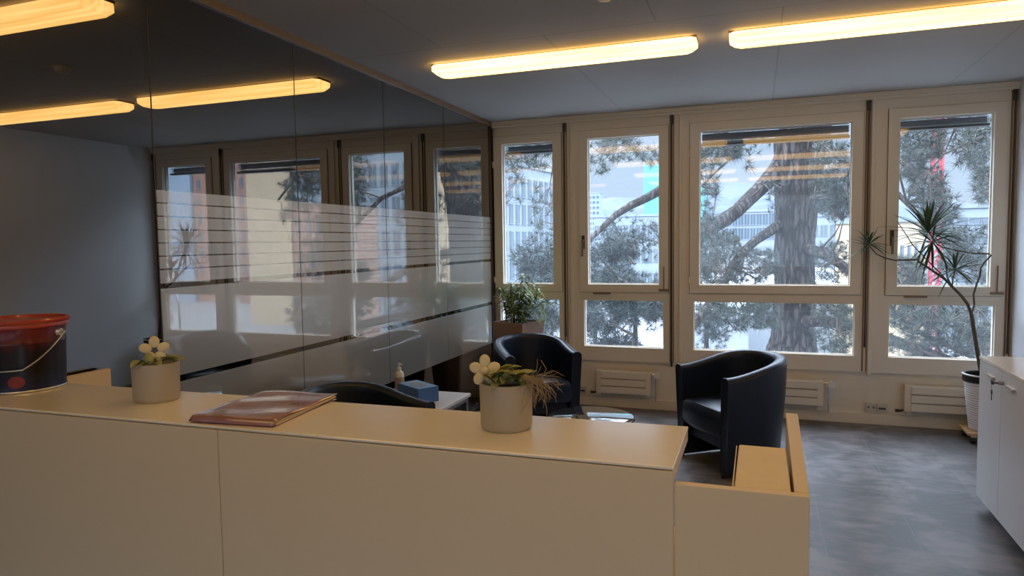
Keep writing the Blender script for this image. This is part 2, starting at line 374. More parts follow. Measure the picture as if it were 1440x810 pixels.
def window(n, x0, x1, u, l, rod, rodz, handle=None):
    """x0..x1 the unit, u/l the clear width of upper and lower pane"""
    w = empty('window_%d' % n, ((x0+x1)/2, YW, .45), kind='structure'); c = (x0+x1)/2
    def P(mb, name, mt, parent=w, **k):
        mb.xf(Matrix.Translation((-c, -YW, -.45))); return mb.build(name, mt, parent, **k)
    fr = MB(); ya, yb = 6.47, 6.56
    sx0, sx1 = u[0]-.085, u[1]+.085; sz0, sz1 = 1.115, 2.655
    # outer frame with a hole for sash and one for the fixed lower pane
    fr.box(x0, ya, .45, x1, yb, .588); fr.box(x0, ya, sz1, x1, yb, 2.745)
    fr.box(x0, ya, 1.039, x1, yb, 1.135)
    fr.box(x0, ya, .588, l[0], yb, 1.039); fr.box(l[1], ya, .588, x1, yb, 1.039)
    fr.box(x0, ya, 1.135, sx0+.02, yb, sz1); fr.box(sx1-.02, ya, 1.135, x1, yb, sz1)
    P(fr, 'frame', 'paint')
    sh = MB(); y0, y1 = 6.452, 6.55
    sh.box(sx0, y0, sz0, u[0], y1, sz1); sh.box(u[1], y0, sz0, sx1, y1, sz1); sh.box(u[0], y0, sz0, u[1], y1, 1.191); sh.box(u[0], y0, 2.578, u[1], y1, sz1)
    s = P(sh, 'sash', 'paint', bevel=.0)
    gk = MB(); g_ = .004  # dark loop painted as the shadow line around the sash
    gk.box(sx0-g_, 6.466, sz0-g_, sx0, 6.4699, sz1+g_).box(sx1, 6.466, sz0-g_, sx1+g_, 6.4699, sz1+g_).box(sx0, 6.466, sz0-g_, sx1, 6.4699, sz0).box(sx0, 6.466, sz1, sx1, 6.4699, sz1+g_)
    P(gk, 'sash_shadow_line', 'seam')
    # thin bead round each pane
    for (a, b, z0, z1, nm) in ((u[0],u[1],1.191,2.578,'upper_pane'), (l[0],l[1],.588,1.039,'lower_pane')):
        P(MB().box(a-.005, 6.505, z0-.005, b+.005, 6.529, z1+.005), nm, 'pane')
        bd = MB(); q = .008
        bd.box(a, 6.497, z0, a+q, 6.505, z1); bd.box(b-q, 6.497, z0, b, 6.505, z1); bd.box(a+q, 6.497, z0, b-q, 6.505, z0+q); bd.box(a+q, 6.497, z1-q, b-q, 6.505, z1)
        P(bd, 'glazing_bead', 'paint')
    if handle is not None:
        hx = u[0]-.045
        hb = MB().box(hx-.014, 6.438, 1.53, hx+.014, 6.453, 1.66)
        h = P(hb, 'handle', 'dark', bevel=.004)
        lv = MB().box(hx-.009, 6.405, 1.46, hx+.009, 6.418, 1.62).box(hx-.009, 6.405, 1.60, hx+.009, 6.44, 1.62)
        P(lv, 'handle', 'bronze', bevel=.003)
        st = MB().tube([(u[1]+.045, 6.44, 1.145), (u[1]+.045, 6.44, 1.36)], .005).box(u[1]+.0, 6.436, 1.13, u[1]+.09, 6.452, 1.15)
        P(st, 'stay', 'bronze')
        P(MB().box(u[0]+.05, 6.43, 1.098, u[0]+.22, 6.453, 1.112), 'latch', 'bronze', bevel=.003)
    else:
        P(MB().box(sx0-.012, 6.44, 1.2, sx0+.004, 6.456, 1.26).box(sx0-.012, 6.44, 2.35, sx0+.004, 6.456, 2.41), 'hinge', 'paint', bevel=.003)
    return w
U = [((-2.47,-1.700),(-2.40,-1.872),(-2.44,-1.823)), ((-1.672,-.672),(-1.527,-.853),(-1.573,-.814)),
     ((-.648,.898),(-.492,.752),(-.5415,.794)), ((.926,1.924),(1.107,1.769),(1.055,1.814))]
window(1, *U[0][0], U[0][1], U[0][2], 0, 0)
window(2, *U[1][0], U[1][1], U[1][2], 0, 0, 1)
window(3, *U[2][0], U[2][1], U[2][2], 0, 0)
window(4, *U[3][0], U[3][1], U[3][2], 0, 0, 1)

# raised blinds outside the glass with crank rods inside
def blind(x0, x1, z0, rodx, rz, label, stack=True):
    b = empty('venetian_blind', ((x0+x1)/2, 6.60, 2.58), 0, label, 'blind', 'venetian blinds raised at the window heads')
    c = ((x0+x1)/2, 6.60, 2.58); T = Matrix.Translation((-c[0], -c[1], -c[2]))
    if stack:
        MB().box(x0, 6.56, 2.60, x1, 6.64, 2.66).xf(T).build('head_box', 'slat', b)
        sl = MB(); z = 2.585; k = 0
        while z > z0+.02:
            sl.add([(x0+.01,6.565,z),(x1-.01,6.565,z),(x1-.01,6.605,z+.006),(x0+.01,6.605,z+.006),(x1-.01,6.645,z),(x0+.01,6.645,z),
                    (x0+.01,6.565,z-.003),(x1-.01,6.565,z-.003),(x1-.01,6.605,z+.003),(x0+.01,6.605,z+.003),(x1-.01,6.645,z-.003),(x0+.01,6.645,z-.003)],
                   [(0,1,2,3),(3,2,4,5),(6,9,8,7),(9,11,10,8),(0,6,7,1),(5,4,10,11)]); z -= .0105 if k % 6 else .02; k += 1
        sl.xf(T).build('slat_stack', 'slat', b)
        MB().box(x0+.005, 6.565, z0-.012, x1-.005, 6.645, z0+.010).xf(T).build('bottom_rail', 'slat', b, bevel=.003)
    MB().tube([(rodx, 6.448, 2.68), (rodx, 6.448, rz+.2), (rodx, 6.447, rz)], [.0055,.0055,.008], 8).xf(T).build('crank_rod', 'dark', b)
    MB().box(rodx-.012, 6.435, 2.655, rodx+.014, 6.452, 2.74).xf(T).build('rod_bracket', 'dark', b, bevel=.003)
    MB().box(rodx-.019, 6.462, .46, rodx-.008, 6.4695, 2.74).box(rodx+.012, 6.462, .46, rodx+.020, 6.4695, 2.74).xf(T).build('guide_channel', 'bronze', b)
    return b
blind(-2.40, -1.872, 2.50, -1.752, .673, 'dark venetian blind raised above the leftmost window, beside the dark partition post')
blind(-1.527, -.853, 2.62, -.738, .425, 'crank rod of the blind at the narrow window with green tower behind', stack=False)
blind(-.492, .752, 2.47, .872, .668, 'dark venetian blind raised at the head of the wide window, widest of the blinds')
blind(1.107, 1.769, 2.50, 1.897, .654, 'dark venetian blind raised at the window behind the dracaena')

# ------------------------------------------------------------------ partition
pt = empty('wall_partition', (GX, 3, 0), kind='structure')
TP = Matrix.Translation((-GX, -3, 0))
def PP(mb, name, mt, parent=pt, **k): mb.xf(TP); return mb.build(name, mt, parent, **k)
js = [-2.98, -2.0, -.99, .01, 1.345, 2.345, 3.35, 4.35, 5.352, 6.40]
for i in range(len(js)-1):
    PP(MB().box(GX-.012, js[i]+.002, .03, GX, js[i+1]-.002, 2.757), 'glass_panel', 'pglass')
    if i: PP(MB().box(GX-.013, js[i]-.0025, .03, GX+.0015, js[i]+.0025, 2.757), 'joint_seal', 'dark')
S_TOP, S1, S2, S_BOT = 1.857, 1.441, 1.011, .595
for i in range(5, len(js)-1):
    a, b = js[i]+.003, js[i+1]-.003
    fl = MB(); zs = [S_TOP]; n = 7; d = (S_TOP-S1)/n
    top = S_TOP
    for k in range(n):
        bot = S_TOP-(k+1)*d
        fl.box(GX+.0005, a, bot + (.006 if k < n-1 else 0), GX+.0015, b, top); top = bot
    fl.box(GX+.0005, a, S2, GX+.0015, b, S1-.024)
    fl.box(GX+.0005, a, S_BOT, GX+.0015, b, S2-.030)
    PP(fl, 'frosted_film', 'film')
PP(MB().box(GX-.03, YB, 2.757, GX+.02, YW-.05, H), 'top_rail', 'bronze', bevel=.003)
PP(MB().box(GX-.03, YB, 0, GX+.02, YW-.1, .035), 'bottom_rail', 'post', bevel=.003)
PP(MB().box(GX-.045, 6.40, 0, GX+.012, 6.478, H), 'end_post', 'post', bevel=.003)

# ------------------------------------------------------------------ ceiling lamps
def lamp_mesh():
    L, w, h, c = 1.72, .10, .062, .05
    # plan outline with chamfered ends at the bottom, wider at the top
    d = MB()
    def ring(l, ww, ch, z): return [(-l/2+ch,-ww,z),(l/2-ch,-ww,z),(l/2,-ww+ch,z),(l/2,ww-ch,z),(l/2-ch,ww,z),(-l/2+ch,ww,z),(-l/2,ww-ch,z),(-l/2,-ww+ch,z)]
    vs = ring(L, w, .035, -.012)+ring(L, w, .035, -.042)+ring(L-.06, w-.022, .035, -.068)
    fs = [tuple(range(8))]+[(i,(i+1)%8,(i+1)%8+8,i+8) for i in range(8)]+[(i+8,(i+1)%8+8,(i+1)%8+16,i+16) for i in range(8)]+[tuple(range(16,24))]
    return d.add(vs, fs)
def make_lamp(x, y, label, gr='long amber ceiling lamps'):
    e = empty('ceiling_lamp', (x, y, H), 0, label, 'lamp', gr)
    lamp_mesh().build('diffuser', 'lampd', e)
    MB().box(-.86,-.075,-.012,.86,.075,0).build('housing', 'lip', e)
    return e
lamp0 = make_lamp(-1.205, 4.30, 'long amber ceiling lamp left of the gap, nearer the glass partition')
LY = {4.30: None, 2.50: None, .70: None, -1.1: None}
for y in LY:
    for k, x in enumerate((-1.205, .70)):
        if (x, y) == (-1.205, 4.30): continue
        l = copy_tree(lamp0); l.location = (x, y, H)
        if y == 4.30: l['label'] = 'long amber ceiling lamp right of the gap, running out of frame'
        elif y == 2.50: l['label'] = ('amber ceiling lamp mirrored at the upper left of the glass partition', 'amber ceiling lamp of the second row, on the side by the cabinet')[k]
        else: l['label'] = 'amber ceiling lamp behind the viewpoint, above the reception area'; l['group'] = 'lamps behind the viewpoint'
sd = empty('smoke_detector', (-.70, 3.34, H), 0, 'small round smoke detector on the ceiling, mirrored dark in the partition', 'smoke detector')
MB().lathe([(.05,0),(.05,-.012),(.042,-.03),(.03,-.04),(.0,-.042)], 24, cap1=False).build('housing', 'socket', sd, smooth=True)
MB().lathe([(.062,.0),(.062,-.008),(.0,-.008)], 24, cap1=False).build('base', 'socket', sd)

# ------------------------------------------------------------------ radiators, sockets
def radiator(x0, x1, label, valve=True, vx=None):
    e = empty('radiator', ((x0+x1)/2, 6.45, .14), 0, label, 'radiator', 'flat radiators under the windows')
    w = (x1-x0)/2
    b = MB().box(-w, -.035, 0, w, .03, .225); b.build('body', 'rad', e, bevel=.006)
    p = MB()
    for k in range(3): p.box(-w+.05, -.046, .010+k*.072, w-.05, -.0355, .010+k*.072+.062)
    p.build('front_panel', 'rad', e, bevel=.002)
    g_ = MB()  # darker strips stand in for shade between the slats
    for k in range(2): g_.box(-w+.05, -.0365, .0725+k*.072, w-.05, -.0352, .0815+k*.072)
    for k in range(2): g_.build('groove_shade', 'groove_shade', e) if k else None
    MB().box(-w+.02,-.03,-.02,-w+.05,.05,.0).build('bracket', 'rad', e); MB().box(w-.05,-.03,-.02,w-.02,.05,.0).build('bracket', 'rad', e)
    if valve:
        v = w+.06
        MB().tube([(w-.01,-.01,.205),(v-.02,-.01,.205)], .008).tube([(v-.02,-.01,.205),(v-.02,-.01,-.05)], .007).build('pipe', 'chrome', e)
        MB().tube([(v-.02,-.01,.2),(v-.005,-.03,.2),(v+.0,-.06,.2)], [.018,.028,.030], 16).build('thermostat_knob', 'plastic_w', e, smooth=True)
    MB().tube([(-w-.06,-.0,.0),(-w-.02,-.0,.0),(-w+.01,0,.01)], [.014,.01,.008]).build('drain_valve', 'dark', e)
    return e
radiator(-1.45, -.925, 'small flat radiator between the two navy armchairs')
radiator(-.05, .56, 'flat radiator behind the right armchair, under the wide window')
radiator(1.175, 1.80, 'flat radiator beside the ribbed white pot', valve=False)
def socket(x, label, kind):
    e = empty('wall_socket', (x, 6.499, .148), 0, label, 'socket', 'low wall sockets')
    MB().box(-.041,-.024,-.036,.041,0,.036).build('cover', 'socket', e, bevel=.004)
    if kind:
        MB().box(-.030,-.026,-.014,.026,-.023,.002).build('port', 'black', e)
    else:
        q = MB()
        for dx in (-.02, .02): q.lathe([(.011,0),(.011,.002)], 12)
        for dx in (-.02, .02):
            q2 = MB().tube([(dx,-.0235,0),(dx,-.0262,0)], .012, 14); q.v, q.f, q.m = (q2.v, q2.f, q2.m) if dx < 0 else (q.v+q2.v, q.f+[tuple(i+len(q.v) for i in f) for f in q2.f], q.m+q2.m)
        q.build('port', 'grey', e)
    return e
socket(-1.60, 'small wall socket just left of the first radiator', 1)
socket(.935, 'double wall socket left of its darker neighbour, by the third radiator', 0)
socket(1.022, 'wall socket with dark port, right one of the pair by the third radiator', 1)

# ------------------------------------------------------------------ reception counter
CT = 1.15
rc = empty('reception_counter', (-1.2, 1.5, 0), 0, 'off-white L-ended reception counter across the foreground', 'counter')
TC = Matrix.Translation((1.2, -1.5, 0))
def PC(mb, name, mt, parent=rc, **k): mb.xf(TC); return mb.build(name, mt, parent, **k)
fy = lambda x: 1.363 + (x+.152)*.0163
by = lambda x: 1.678 + (x+.152)*.0175
xa, xb, xs = -2.485, -.152, -1.276
PC(MB().prism([(xa,fy(xa)),(xb,fy(xb)),(xb,by(xb)),(xa,by(xa))], CT-.007, CT), 'top', 'lamtop', bevel=.0015, seg=1)
PC(MB().prism([(xa,fy(xa)+.022),(xb-.001,fy(xb)+.022),(xb-.001,by(xb)-.001),(xa,by(xa)-.001)], CT-.034, CT-.0075), 'shelf_core', 'lam')
for a, b in ((xa, xs-.0012), (xs+.0012, xb-.001)):
    PC(MB().prism([(a,fy(a)+.001),(b,fy(b)+.001),(b,fy(b)+.021),(a,fy(a)+.021)], .02, CT-.0095), 'front_panel', 'lam', bevel=.001, seg=1)
PC(MB().prism([(xb+.0005,1.379),(.0995,1.383),(.0995,1.402),(xb+.0005,1.400)], .02, 1.110), 'low_front_panel', 'lam', bevel=.001, seg=1)
PC(MB().prism([(.0735,1.403),(.0995,1.403),(.1125,2.044),(.0815,2.044)], .02, 1.111), 'side_panel', 'lam', bevel=.001, seg=1)
PC(MB().prism([(-2.488,1.66),(-2.46,1.66),(-2.46,2.036),(-2.488,2.036)], .02, 1.116), 'side_panel', 'lam', bevel=.001, seg=1)
PC(MB().box(-2.455, 1.41, .725, .072, 2.03, .75), 'worktop', 'lam', bevel=.002)
PC(MB().box(-2.455, 1.45, 0, .07, 1.50, .06), 'plinth', 'lam')

# ------------------------------------------------------------------ kraft box on the worktop
kb = empty('kraft_box', (.012, 1.560, .751), 0, 'slim brown kraft archive box standing behind the low counter panel', 'box')
b = MB().prism([(-.046,-.147),(.052,-.147),(.052,.147),(-.046,.147)], 0, .352)
o = b.build('body', 'kraft', kb, bevel=.004)
MB().prism([(-.050,-.151),(.056,-.151),(.057,.15),(-.048,.15)], .338, .356).build('lid', 'kraft', kb, bevel=.004, seg=2)
MB().add([(-.052,-.150,.352),(-.052,.150,.352),(-.068,.13,.19),(-.064,-.15,.17),(-.054,-.150,.352),(-.054,.150,.352),(-.070,.13,.19),(-.066,-.15,.17)],
         [(0,1,2,3),(7,6,5,4),(0,4,5,1),(2,6,7,3),(1,5,6,2),(0,3,7,4)]).build('flap', 'kraft', kb)
MB().box(-.040,-.1525,.330,-.018,-.1505,.337).build('thumb_slot', 'black', kb)

# ------------------------------------------------------------------ pots with succulents on the counter
def pot_obj(loc, rad, hgt, label, group):
    e = empty('flower_pot', loc, 0, label, 'pot', group)
    MB().lathe([(rad*.86,0),(rad*.93,.004),(rad*.955,.012),(rad*.985,hgt-.004),(rad*.98,hgt),(rad*.93,hgt),(rad*.91,hgt-.004),(rad*.90,hgt-.03)], 48, cap1=False).build('pot', 'pot', e, smooth=True)
    MB().lathe([(rad*.9,hgt-.024),(rad*.5,hgt-.014),(.0001,hgt-.010)], 32, cap0=False, cap1=False).build('soil', 'soil', e, smooth=True)
    return e
def petal_flower(mb, c, r, yaw, tilt, n=5):
    rot = Matrix.Rotation(yaw, 3, 'Z') @ Matrix.Rotation(tilt, 3, 'X')
    for k in range(n):
        a = 2*PI*k/n + PI/2
        d = Vector((math.cos(a), 0, math.sin(a)))*r*.62
        q = rot @ Matrix.Rotation(-a, 3, 'Y')
        mb.ellip(Vector(c)+rot@d, r*.44, r*.12, r*.36, 8, rot=q)
def leaf(mb, p, d, L, w, curl=.3, fold=.15, n=6, upv=Vector((0,0,1)), th=.0):
    p = Vector(p); d = Vector(d).normalized(); s = d.cross(upv)
    if s.length < 1e-3: s = Vector((1,0,0))
    s.normalize(); nrm = s.cross(d)
    vs = []; 
    for i in range(n+1):
        t = i/n; wd = w*math.sin(PI*min(1, t*.93+.07))**.8
        c = p + d*L*t - nrm*(-1)*0 + Vector((0,0,-1))*curl*L*t*t
        vs += [c - s*wd/2 + nrm*fold*wd, c, c + s*wd/2 + nrm*fold*wd]
    fs = []
    for i in range(n):
        a = i*3; fs += [(a,a+1,a+4,a+3),(a+1,a+2,a+5,a+4)]
    mb.add(vs, fs)
P2 = pot_obj((-.572, 1.545, CT), .066, .113, 'grey glazed pot on the counter nearer the end, with trailing dry roots', 'grey pots on the counter')
P1 = pot_obj((-1.675, 1.535, CT), .066, .113, 'grey glazed pot on the counter between the paint pail and the folder', 'grey pots on the counter')
# plant in pot 2: cream flower shape, fleshy leaves, dry roots hanging over the edge
fb = MB(); petal_flower(fb, (-.046, -.022, .142), .037, R(20), R(-12)); fb.ellip((-.046,-.027,.142), .012,.008,.012, 8); fb.build('flower', 'petal', P2, smooth=True)
lb = MB(); rnd = random.Random(8)
for k in range(30):
    x = rnd.uniform(-.035,.035); y = rnd.uniform(-.045,.03); a = rnd.uniform(-2.2,1.2)
    leaf(lb, (x,y,.113+rnd.uniform(0,.014)), (math.cos(a),math.sin(a),rnd.uniform(.1,.9)), rnd.uniform(.045,.065), rnd.uniform(.028,.042), rnd.uniform(.1,.45), .3)
lb.build('leaves', 'leafpale', P2, smooth=True)
sb = MB()
for k in range(26):
    a = rnd.uniform(-.7,.7); leaf(sb, (.02+rnd.uniform(-.02,.02), rnd.uniform(-.03,.01), .122), (math.cos(a), math.sin(a)-.2, rnd.uniform(.0,.6)), rnd.uniform(.025,.045), .013, .3, .3)
sb.build('small_leaves', 'leafgreen', P2, smooth=True)
rb = MB()
rb.tube([(.01,-.02,.118),(.04,-.015,.126),(.07,-.010,.122),(.085,-.006,.118)], [.008,.012,.009,.003], 8)
for k in range(80):
    p = Vector((.06+rnd.uniform(-.02,.02), -.010+rnd.uniform(-.012,.012), .120+rnd.uniform(-.006,.006))); pts = [p]
    d = Vector((1, rnd.uniform(-.5,.4), rnd.uniform(-.15,.3))).normalized(); L = rnd.uniform(.03,.10)
    for i in range(9):
        d = (d+Vector((rnd.uniform(-.5,.35), rnd.uniform(-.4,.4), rnd.uniform(-.55,.30)))).normalized(); p = p+d*L/9; pts.append(p)
    rb.tube(pts, [.0007]*9+[.0003], 4)
for pts in ([(.07,0,.12),(.085,.0,.135),(.098,.0,.138),(.103,0,.150),(.096,0,.160),(.090,0,.170)], [(.06,0,.12),(.08,-.01,.135),(.1,0,.134)]): rb.tube(pts, .0009, 5)
rb.build('dry_roots', 'root', P2)
# plant in pot 1
fb = MB(); petal_flower(fb, (.012, -.012, .150), .040, R(46), R(-8)); fb.build('flower', 'petal', P1, smooth=True)
lb = MB()
for k in range(16):
    x = rnd.uniform(-.02,.03); y = rnd.uniform(-.035,.03); a = rnd.uniform(-2.6,.9)
    leaf(lb, (x,y,.115), (math.cos(a),math.sin(a),rnd.uniform(.15,.6)), rnd.uniform(.04,.06), rnd.uniform(.022,.032), rnd.uniform(.2,.45), .3)
for dx, dy, L in ((1,.3,.085),(1,.55,.080),(.9,.1,.07)): leaf(lb, (.015,0,.118), (dx,dy,.35), L, .026, .3, .3)
lb.build('leaves', 'leafpale', P1, smooth=True)
MB().ellip((.018,-.038,.128), .016,.012,.019, 8).build('fleshy_bud', 'leafpale', P1, smooth=True)
MB().tube([(-.04,-.015,.095),(-.043,-.015,.118)], [.005,.006], 8).build('dry_stub', 'soil', P1)

# ------------------------------------------------------------------ folder stack
fo = empty('document_folder', (-1.262, 1.520, CT), R(5), 'clear mauve plastic folder of papers lying on the counter', 'folder')
def sheet(name, w, d, z0, z1, mt, dx=0, dy=0, rz=0, bev=.002):
    mb = MB().prism([(-w,-d),(w,-d),(w,d),(-w,d)], z0, z1); mb.xf(Matrix.Translation((dx,dy,0)) @ Matrix.Rotation(rz, 4, 'Z'))
    return mb.build(name, mt, fo, bevel=bev)
sheet('back_cover', .122,.158,.0,.0015,'folder')
sheet('papers', .116,.150,.0017,.008,'sheets', .004, .003, R(1))
sheet('papers', .117,.152,.0082,.0125,'sheets', .006,.0, R(-1.5))
top = MB(); nx, ny = 18, 22
vs = []
for j in range(ny+1):
    for i in range(nx+1):
        x = -.124+.248*i/nx; y = -.160+.320*j/ny
        z = .0155 + .0016*math.sin(x*31+y*17)+.0012*math.sin(y*43-x*11) + .002*(j/ny)*(i/nx)
        if j == 0: z = .005
        vs.append((x, y, z))
fs = [(j*(nx+1)+i, j*(nx+1)+i+1, (j+1)*(nx+1)+i+1, (j+1)*(nx+1)+i) for j in range(ny) for i in range(nx)]
top.add(vs, fs)
o = top.build('cover', 'folder', fo, smooth=True); sm = o.modifiers.new('solid', 'SOLIDIFY'); sm.thickness = .0012; sm.offset = -1

# ------------------------------------------------------------------ paint pail
bk = empty('paint_pail', (-2.262, 1.552, CT), R(18), 'red and black printed tin pail with wire handle, left end of counter', 'pail')
rr = .132; hh = .228
MB().lathe([(rr*.88,0),(rr*.90,.004),(rr*.895,.012),(rr*.93,.150),(rr*.955,.152),(rr*.955,.160),(rr*.935,.164),(rr*.965,.205)], 64, cap1=True).build('body', 'tin', bk, smooth=True)
MB().lathe([(rr*.90,.0005),(rr*.915,.003),(rr*.905,.007)], 64, cap0=False, cap1=False).build('bottom_rim', 'wire', bk, smooth=True)
MB().lathe([(rr*.965,.203),(rr*1.0,.204),(rr*1.015,.210),(rr*1.0,.215),(rr*1.03,.219),(rr*1.04,.225),(rr*1.01,.230),(rr*.96,.229),(rr*.94,.222),(0.001,.222)], 64, cap1=False).build('lid', 'tinred', bk, smooth=True)
# ears sit on the +x and -x sides of the pail (local), handle hangs to the front
for s in (-1, 1):
    MB().tube([(s*rr*.95,0,.182),(s*rr*1.02,0,.182)], [.015,.012], 14).tube([(s*rr*1.02,0,.182),(s*rr*1.10,0,.182)], .005, 8).build('handle_ear', 'wire', bk, smooth=True)
hp = []
for i in range(25):
    a = PI*i/24; x = math.cos(a)*rr*1.09; q = math.sin(a)
    y = -q*rr*1.12; z = .182-.105*min(1, q*1.25)
    hp.append((x, y, z))
MB().tube(hp, .0022, 8).build('wire_handle', 'wire', bk, smooth=True)
def curved_patch(a0, z0, aw, zh, mt, name, n=20, ring=None):
    vs = [(0,0,0)]; mb = MB()
    def P(u, v):
        z = z0+v*zh; rad = (.897+(.93-.895)*z/.15)*rr+.0012; a = a0+u*aw
        return (rad*math.cos(a), rad*math.sin(a), z)
    vs = [P(0,0)]; fs = []
    for rg in (.33,.66,1):
        for k in range(n*2): t = PI*k/n; vs.append(P(rg*math.cos(t), rg*math.sin(t)))
    N = 2*n
    for k in range(N): fs.append((0, 1+k, 1+(k+1)%N))
    for q in range(2):
        for k in range(N): fs.append((1+q*N+k, 1+(q+1)*N+k, 1+(q+1)*N+(k+1)%N, 1+q*N+(k+1)%N))
    return mb.add(vs, fs).build(name, mt, bk, smooth=True)
curved_patch(R(-98), .112, .27, .036, 'badge', 'printed_badge')
curved_patch(R(-62), .036, .19, .019, 'badge_r', 'printed_badge')
curved_patch(R(-97), .040, .15, .017, 'badge_r', 'printed_badge')
# scroll mark on the yellow badge
mk = MB()
def cyl(a, z): rad = (.897+.035*z/.15)*rr+.002; return (rad*math.cos(a), rad*math.sin(a), z)
mk.tube([cyl(R(-98)+.07*math.cos(t)*(1 if t < PI*1.2 else 1), .121+.011*math.sin(t)) for t in [PI*.9-i*.35 for i in range(10)]], .0018, 5)
mk.tube([cyl(R(-98)+.08*math.cos(t), .100+.012*math.sin(t)) for t in [PI*.6-i*.35 for i in range(11)]], .0018, 5)
mk.build('printed_mark', 'badge_r', bk)

# ------------------------------------------------------------------ cabinet on the right
XC = 1.222
cb = empty('office_cabinet', (XC+.3, 3.1, 0), R(-.6), 'white low office cabinet along the right wall with keys in its lock', 'cabinet')
y1 = 4.66-3.1; 
MB().box(-.28, -2.0, .075, .30, y1-.004, .878).build('body', 'cab', cb, bevel=.002)
MB().box(-.302, -2.01, .880, .305, y1+.003, .900).build('top', 'lamtop', cb, bevel=.0015, seg=1)
MB().box(-.24, -1.98, 0, .27, y1-.03, .074).build('plinth', 'dark', cb)
ys = [y1-.003, y1-.400, y1-.800, y1-1.2, y1-1.6, y1-2.0]
for k in range(5):
    dr = MB().box(-.300, ys[k+1]+.0015, .072, -.282, ys[k]-.0015, .876).build('door', 'cab', cb, bevel=.0012, seg=1)
    hy = ys[k+1]+.155 if k % 2 == 0 else ys[k]-.155
    yc = (ys[k+1]+.165) if k % 2 == 0 else (ys[k]-.165)
    MB().box(-.318, yc-.055, .822, -.300, yc+.055, .828).box(-.318, yc-.055, .815, -.315, yc+.055, .828).build('handle', 'cab', dr, bevel=.001)
lk = MB().tube([(-.300, y1-.432, .822),(-.322, y1-.432, .822)], .010, 14).build('lock', 'alu', cb, smooth=True)
kx = -.33; ky = y1-.432
kk = MB().tube([(-.322,ky,.822),(-.34,ky,.822)], .004, 8).lathe([(.0,0)], 4) if False else MB().tube([(-.322,ky,.822),(-.345,ky,.822)], .0045, 8)
kk.box(-.350, ky-.006, .812, -.345, ky+.030, .834)
keys = kk.build('key', 'black', cb, bevel=.002)
MB().tube([(-.347,ky+.022,.815),(-.347,ky+.026,.795),(-.347,ky+.020,.783)], .001, 5).ellip((-.347,ky+.02,.768), .003,.013,.016, 8).box(-.3485,ky+.017,.725,-.3455,ky+.023,.758).build('hanging_key', 'black', cb)

# ------------------------------------------------------------------ tub armchairs
def make_chair():
    c = empty('tub_armchair')
    # shell: swept U
    path = []; R0 = .290
    for i in range(7): path.append((-R0, -.30+.30*i/6.0, -1, 0))
    for i in range(1, 20):
        a = PI - PI*i/20; path.append((R0*math.cos(a), R0*math.sin(a), math.cos(a), math.sin(a)))
    for i in range(7): path.append((R0, .0-.30*i/6.0, 1, 0))
    n = len(path); vs = []
    prof_n = None; rings = []
    for i, (x, y, nx_, ny_) in enumerate(path):
        s = max(0, min(1, (y+.30)/.60)); ht = .684+.100*(s*s*(3-2*s))
        th = .040
        pr = []
        for z in (.025, .12, .25, .40, .52, ht-.06, ht-.028): pr.append((th, z))
        for a in (25, 55, 90, 125, 155): pr.append((th*math.cos(R(a)), ht-.028+.028*math.sin(R(a))))
        for z in (ht-.028, ht-.06, .52, .40, .25, .12, .025): pr.append((-th, z))
        ring = []
        for (o_, z) in pr:
            k = .90+.10*min(1, z/.62); kb_ = 1.0
            ring.append(((x+nx_*o_)*k, (y+ny_*o_-.0)*k - (1-k)*.18 - (.012 if y < -.29 else 0)*0, z))
        rings.append(ring)
    m_ = len(rings[0]); mb = MB(); vs = [v for r_ in rings for v in r_]; fs = []
    for i in range(n-1):
        for k in range(m_): fs.append((i*m_+k, i*m_+(k+1)%m_, (i+1)*m_+(k+1)%m_, (i+1)*m_+k))
    fs += [tuple(range(m_)), tuple(range((n-1)*m_, n*m_))]
    mb.add(vs, fs); mb.build('shell', 'navy', c, smooth=True)
    # piping along the outer top edge and down the arm fronts
    out = [rings[i][6] for i in range(n)]; fl_ = [rings[0][k] for k in range(0, m_)]; fr_ = [rings[-1][k] for k in range(0, m_)]
    MB().tube([Vector(p) for p in out], .0035, 6).build('piping', 'navypipe', c, smooth=True)
    for rg in (fl_, fr_): MB().tube([Vector(p)+Vector((0,-.001,0)) for p in rg], .0035, 6).build('piping', 'navypipe', c, smooth=True)
    # seat cushion with rounded bulging front
    st = MB(); outl = []
    for i in range(13): t = -1+2*i/12; outl.append((t*.236, -.300-.030*(1-t*t)))
    for i in range(1, 16): a = PI*i/16; outl.append((.236*math.cos(a), .02+.22*math.sin(a)))
    N = len(outl); lev = [(.262,.93),(.272,.97),(.30,1),(.38,1.0),(.42,.985),(.438,.94),(.445,.86),(.449,.6),(.451,.3)]
    vs = []
    for (z, k) in lev:
        for (x, y) in outl: vs.append((x*k, (y+.05)*k-.05, z + (.012*(1-(x/.236)**2) if z > .43 else 0)))
    fs = [(i*N+j, i*N+(j+1)%N, (i+1)*N+(j+1)%N, (i+1)*N+j) for i in range(len(lev)-1) for j in range(N)]
    fs += [tuple(range(N)), tuple(range((len(lev)-1)*N, len(lev)*N))]
    st.add(vs, fs).build('seat', 'navy', c, smooth=True)
    ap = MB().box(-.225, -.25, .17, .225, -.22, .265); ap.build('seat_apron', 'navy', c, bevel=.006)
    for (x, y) in ((-.262,-.29),(.262,-.29),(-.17,.16),(.17,.16)):
        MB().lathe([(.016,0),(.018,.012),(.018,.03)], 14, (x, y, 0)).build('foot', 'black', c)
    return c
GC = 'navy leather tub armchairs'
ch = make_chair(); tag(ch, 'navy leather tub armchair facing left, in front of the wide window', 'armchair', GC)
def place(c, front_mid, fac):
    f = Vector((fac[0], fac[1], 0)).normalized(); ang = math.atan2(f.y, f.x)+PI/2
    c.location = (front_mid[0]-f.x*.30, front_mid[1]-f.y*.30, 0); c.rotation_euler.z = ang
